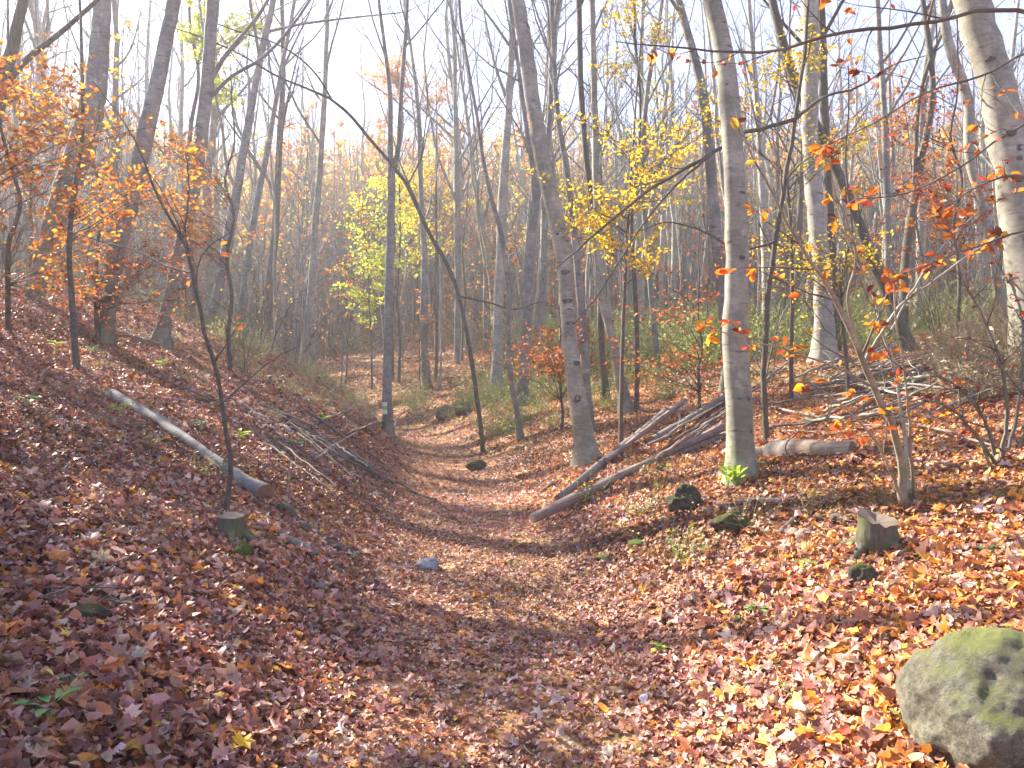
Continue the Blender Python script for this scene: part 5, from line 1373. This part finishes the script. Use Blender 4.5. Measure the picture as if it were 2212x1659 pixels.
# ------------------------------------------------------------------ undergrowth (uncountable brambles, grass and dry stems)
def undergrowth():
    r = np.random.default_rng(44); protos = []
    for i in range(4):      # bramble / shrub tufts
        N = 26
        P = np.zeros((N, 5, 3)); az = r.uniform(0, 6.28, N); el = r.uniform(.5, 1.4, N)
        D = np.stack([np.cos(az) * np.cos(el), np.sin(az) * np.cos(el), np.sin(el)], 1); P[:, 0] = r.normal(size=(N, 3)) * [.12, .12, 0]
        for s in range(4):
            D = nrm(D + r.normal(size=D.shape) * .15 - np.array([0, 0, .12])); P[:, s + 1] = P[:, s] + D * r.uniform(.12, .28, (N, 1))
        a = Acc(); a.add(*tubes(P, np.full((N, 5), .0035) * np.linspace(1, .4, 5), 3))
        a.add(*leaves_on(P, [4, 6, 2, 8][i], .065, r=r, simple=True))
        protos.append(a.mesh('bramble_tuft', M['undergrowth'], False))
    for i in range(3):      # dry grass tufts
        N = 46; P = np.zeros((N, 4, 3)); az = r.uniform(0, 6.28, N)
        P[:, 0] = r.normal(size=(N, 3)) * [.08, .08, 0]; D = np.stack([np.cos(az) * .3, np.sin(az) * .3, np.ones(N)], 1)
        for s in range(3):
            D = nrm(D + np.stack([np.cos(az) * .35, np.sin(az) * .35, -.25 * np.ones(N)], 1)); P[:, s + 1] = P[:, s] + D * r.uniform(.07, .15, (N, 1))
        a = Acc(); a.add(*tubes(P, np.full((N, 4), .003) * np.linspace(1, .3, 4), 3)); protos.append(a.mesh('grass_tuft', M['undergrowth'], False))
    for i in range(2):      # bare brush
        N = 14; P = np.zeros((N, 6, 3)); D = nrm(r.normal(size=(N, 3)) * [.5, .5, .2] + [0, 0, 1]); P[:, 0] = r.normal(size=(N, 3)) * [.15, .15, 0]
        for s in range(5):
            D = nrm(D + r.normal(size=D.shape) * .16); P[:, s + 1] = P[:, s] + D * r.uniform(.15, .3, (N, 1))
        Rr = np.full((N, 6), .006) * np.linspace(1, .3, 6)
        C, CR = kids(P, Rr, 5, .2, .95, (.4, .9), .5, .6, 3, .05, .15, .8, .0025, r)
        a = Acc(); a.add(*tubes(P, Rr, 3)); a.add(*tubes(C, CR, 3)); protos.append(a.mesh('brush', M['undergrowth'], False))
    X = []; Y = []; I = []; Sx = []; T = []
    def region(n, fx, fy, cond, idx, sc, cols):
        x = fx(n); y = fy(n) if callable(fy) else fy; 
        k = cond(x, y); x, y = x[k], y[k]; m = len(x)
        X.append(x); Y.append(y); I.append(r.choice(idx, m)); Sx.append(r.uniform(*sc, m)); c = np.array(cols)[r.integers(0, len(cols), m)] * r.uniform(.7, 1.3, (m, 1)); T.append(np.clip(c, 0, .8))
    OL = [(.30, .31, .10), (.40, .38, .13), (.22, .27, .08), (.48, .42, .18)]
    DRY = [(.46, .37, .24), (.36, .27, .18), (.54, .46, .30), (.28, .19, .13)]
    GR = [(.32, .42, .10), (.45, .50, .13), (.24, .34, .08)]
    def uy(a, b): return lambda n: np.sqrt(r.uniform(a * a, b * b, n))
    # right middle distance, green haze of brambles
    y = uy(17, 48)(1700); x = r.uniform(-.02, .8, 1700) * y
    region(1700, lambda n: x, y, lambda x, y: (x - centre(y) > 5) & (vnoise(x / 4, y / 4, 55) > -.08), [0, 1, 3, 5, 7, 8], (.5, 1.9), OL + GR)
    # behind everything
    y2 = uy(26, 60)(1500); x2 = r.uniform(-.8, .8, 1500) * y2
    region(1500, lambda n: x2, y2, lambda x, y: (np.abs(x - centre(y)) > 2.5) & ((x - centre(y) > 11) | (x < centre(y)) | (y > 42)), [0, 2, 7, 8, 3], (.7, 1.9), OL + [(.36, .22, .12), (.30, .17, .09), (.26, .20, .10)])
    # left lip of the path
    y3 = uy(9.5, 25)(800); x3 = centre(y3) - r.uniform(1.1, 5.0, 800)
    region(800, lambda n: x3, y3, lambda x, y: (vnoise(x / 2.2, y / 2.2, 56) > -.1) & (r.random(len(x)) < np.clip((y - 8) / 9, .1, 1)), [1, 2, 4, 5, 6, 7, 4, 6], (.25, .62), DRY + OL[:2])
    # left upper slope brush
    y4 = uy(11, 30)(800); x4 = centre(y4) - r.uniform(4, 16, 800)
    region(800, lambda n: x4, y4, lambda x, y: (vnoise(x / 3, y / 3, 57) > -.05), [0, 1, 2, 7, 8, 5], (.4, 1.2), DRY + OL + GR[:1])
    # right lip beyond the arching sapling
    y5 = uy(14, 27)(700); x5 = centre(y5) + r.uniform(1.3, 6, 700)
    region(700, lambda n: x5, y5, lambda x, y: vnoise(x / 2, y / 2, 58) > -.05, [0, 1, 4, 5, 6], (.35, .9), GR + OL + DRY[:1])
    # thin plants on the near right bank
    y6 = uy(5, 14)(260); x6 = centre(y6) + r.uniform(1.3, 8, 260)
    region(260, lambda n: x6, y6, lambda x, y: vnoise(x / 1.3, y / 1.3, 59) > .14, [4, 5, 1, 0], (.2, .45), GR + DRY)
    y8 = uy(4, 13)(420); x8 = centre(y8) - r.uniform(1.5, 8, 420)
    region(420, lambda n: x8, y8, lambda x, y: vnoise(x / 1.4, y / 1.4, 60) > .05, [4, 5, 6, 1], (.12, .34), DRY + OL)
    # far right brush by the massive beech
    y7 = uy(7.5, 13)(260); x7 = r.uniform(.6, .8, 260) * y7
    region(260, lambda n: x7, y7, lambda x, y: x > 0, [7, 8, 2, 3], (.5, 1.0), DRY)
    x = np.concatenate(X); y = np.concatenate(Y); n = len(x)
    rot = np.stack([r.normal(size=n) * .1, r.normal(size=n) * .1, r.uniform(0, 6.28, n)], 1)
    inst_object('undergrowth', protos, np.stack([x, y, height(x, y)], 1), rot, np.concatenate(Sx), np.concatenate(I), np.concatenate(T),
                label='olive and straw-coloured brambles, grass and dry brush on the banks', cat='undergrowth')
undergrowth()

# ------------------------------------------------------------------ autumn haze
def haze():
    x0, x1, y0, y1, z0, z1 = -150.0, 150.0, -9.6, 188.0, -3.0, 50.0
    V = [(x, y, z) for z in (z0, z1) for y in (y0, y1) for x in (x0, x1)]
    F = [(0, 2, 3, 1), (4, 5, 7, 6), (0, 1, 5, 4), (2, 6, 7, 3), (0, 4, 6, 2), (1, 3, 7, 5)]
    me = bpy.data.meshes.new('haze'); me.from_pydata(V, [], F)
    m, t, o = newmat('thin_autumn_haze')
    pv = t.nodes.new('ShaderNodeVolumePrincipled'); pv.inputs['Color'].default_value = (.93, .93, 1.0, 1)
    pv.inputs['Density'].default_value = HAZE; pv.inputs['Anisotropy'].default_value = 0.45
    t.links.new(pv.outputs[0], o.inputs['Volume']); me.materials.append(m)
    o = bpy.data.objects.new('haze', me); link(o); o['kind'] = 'stuff'
haze()
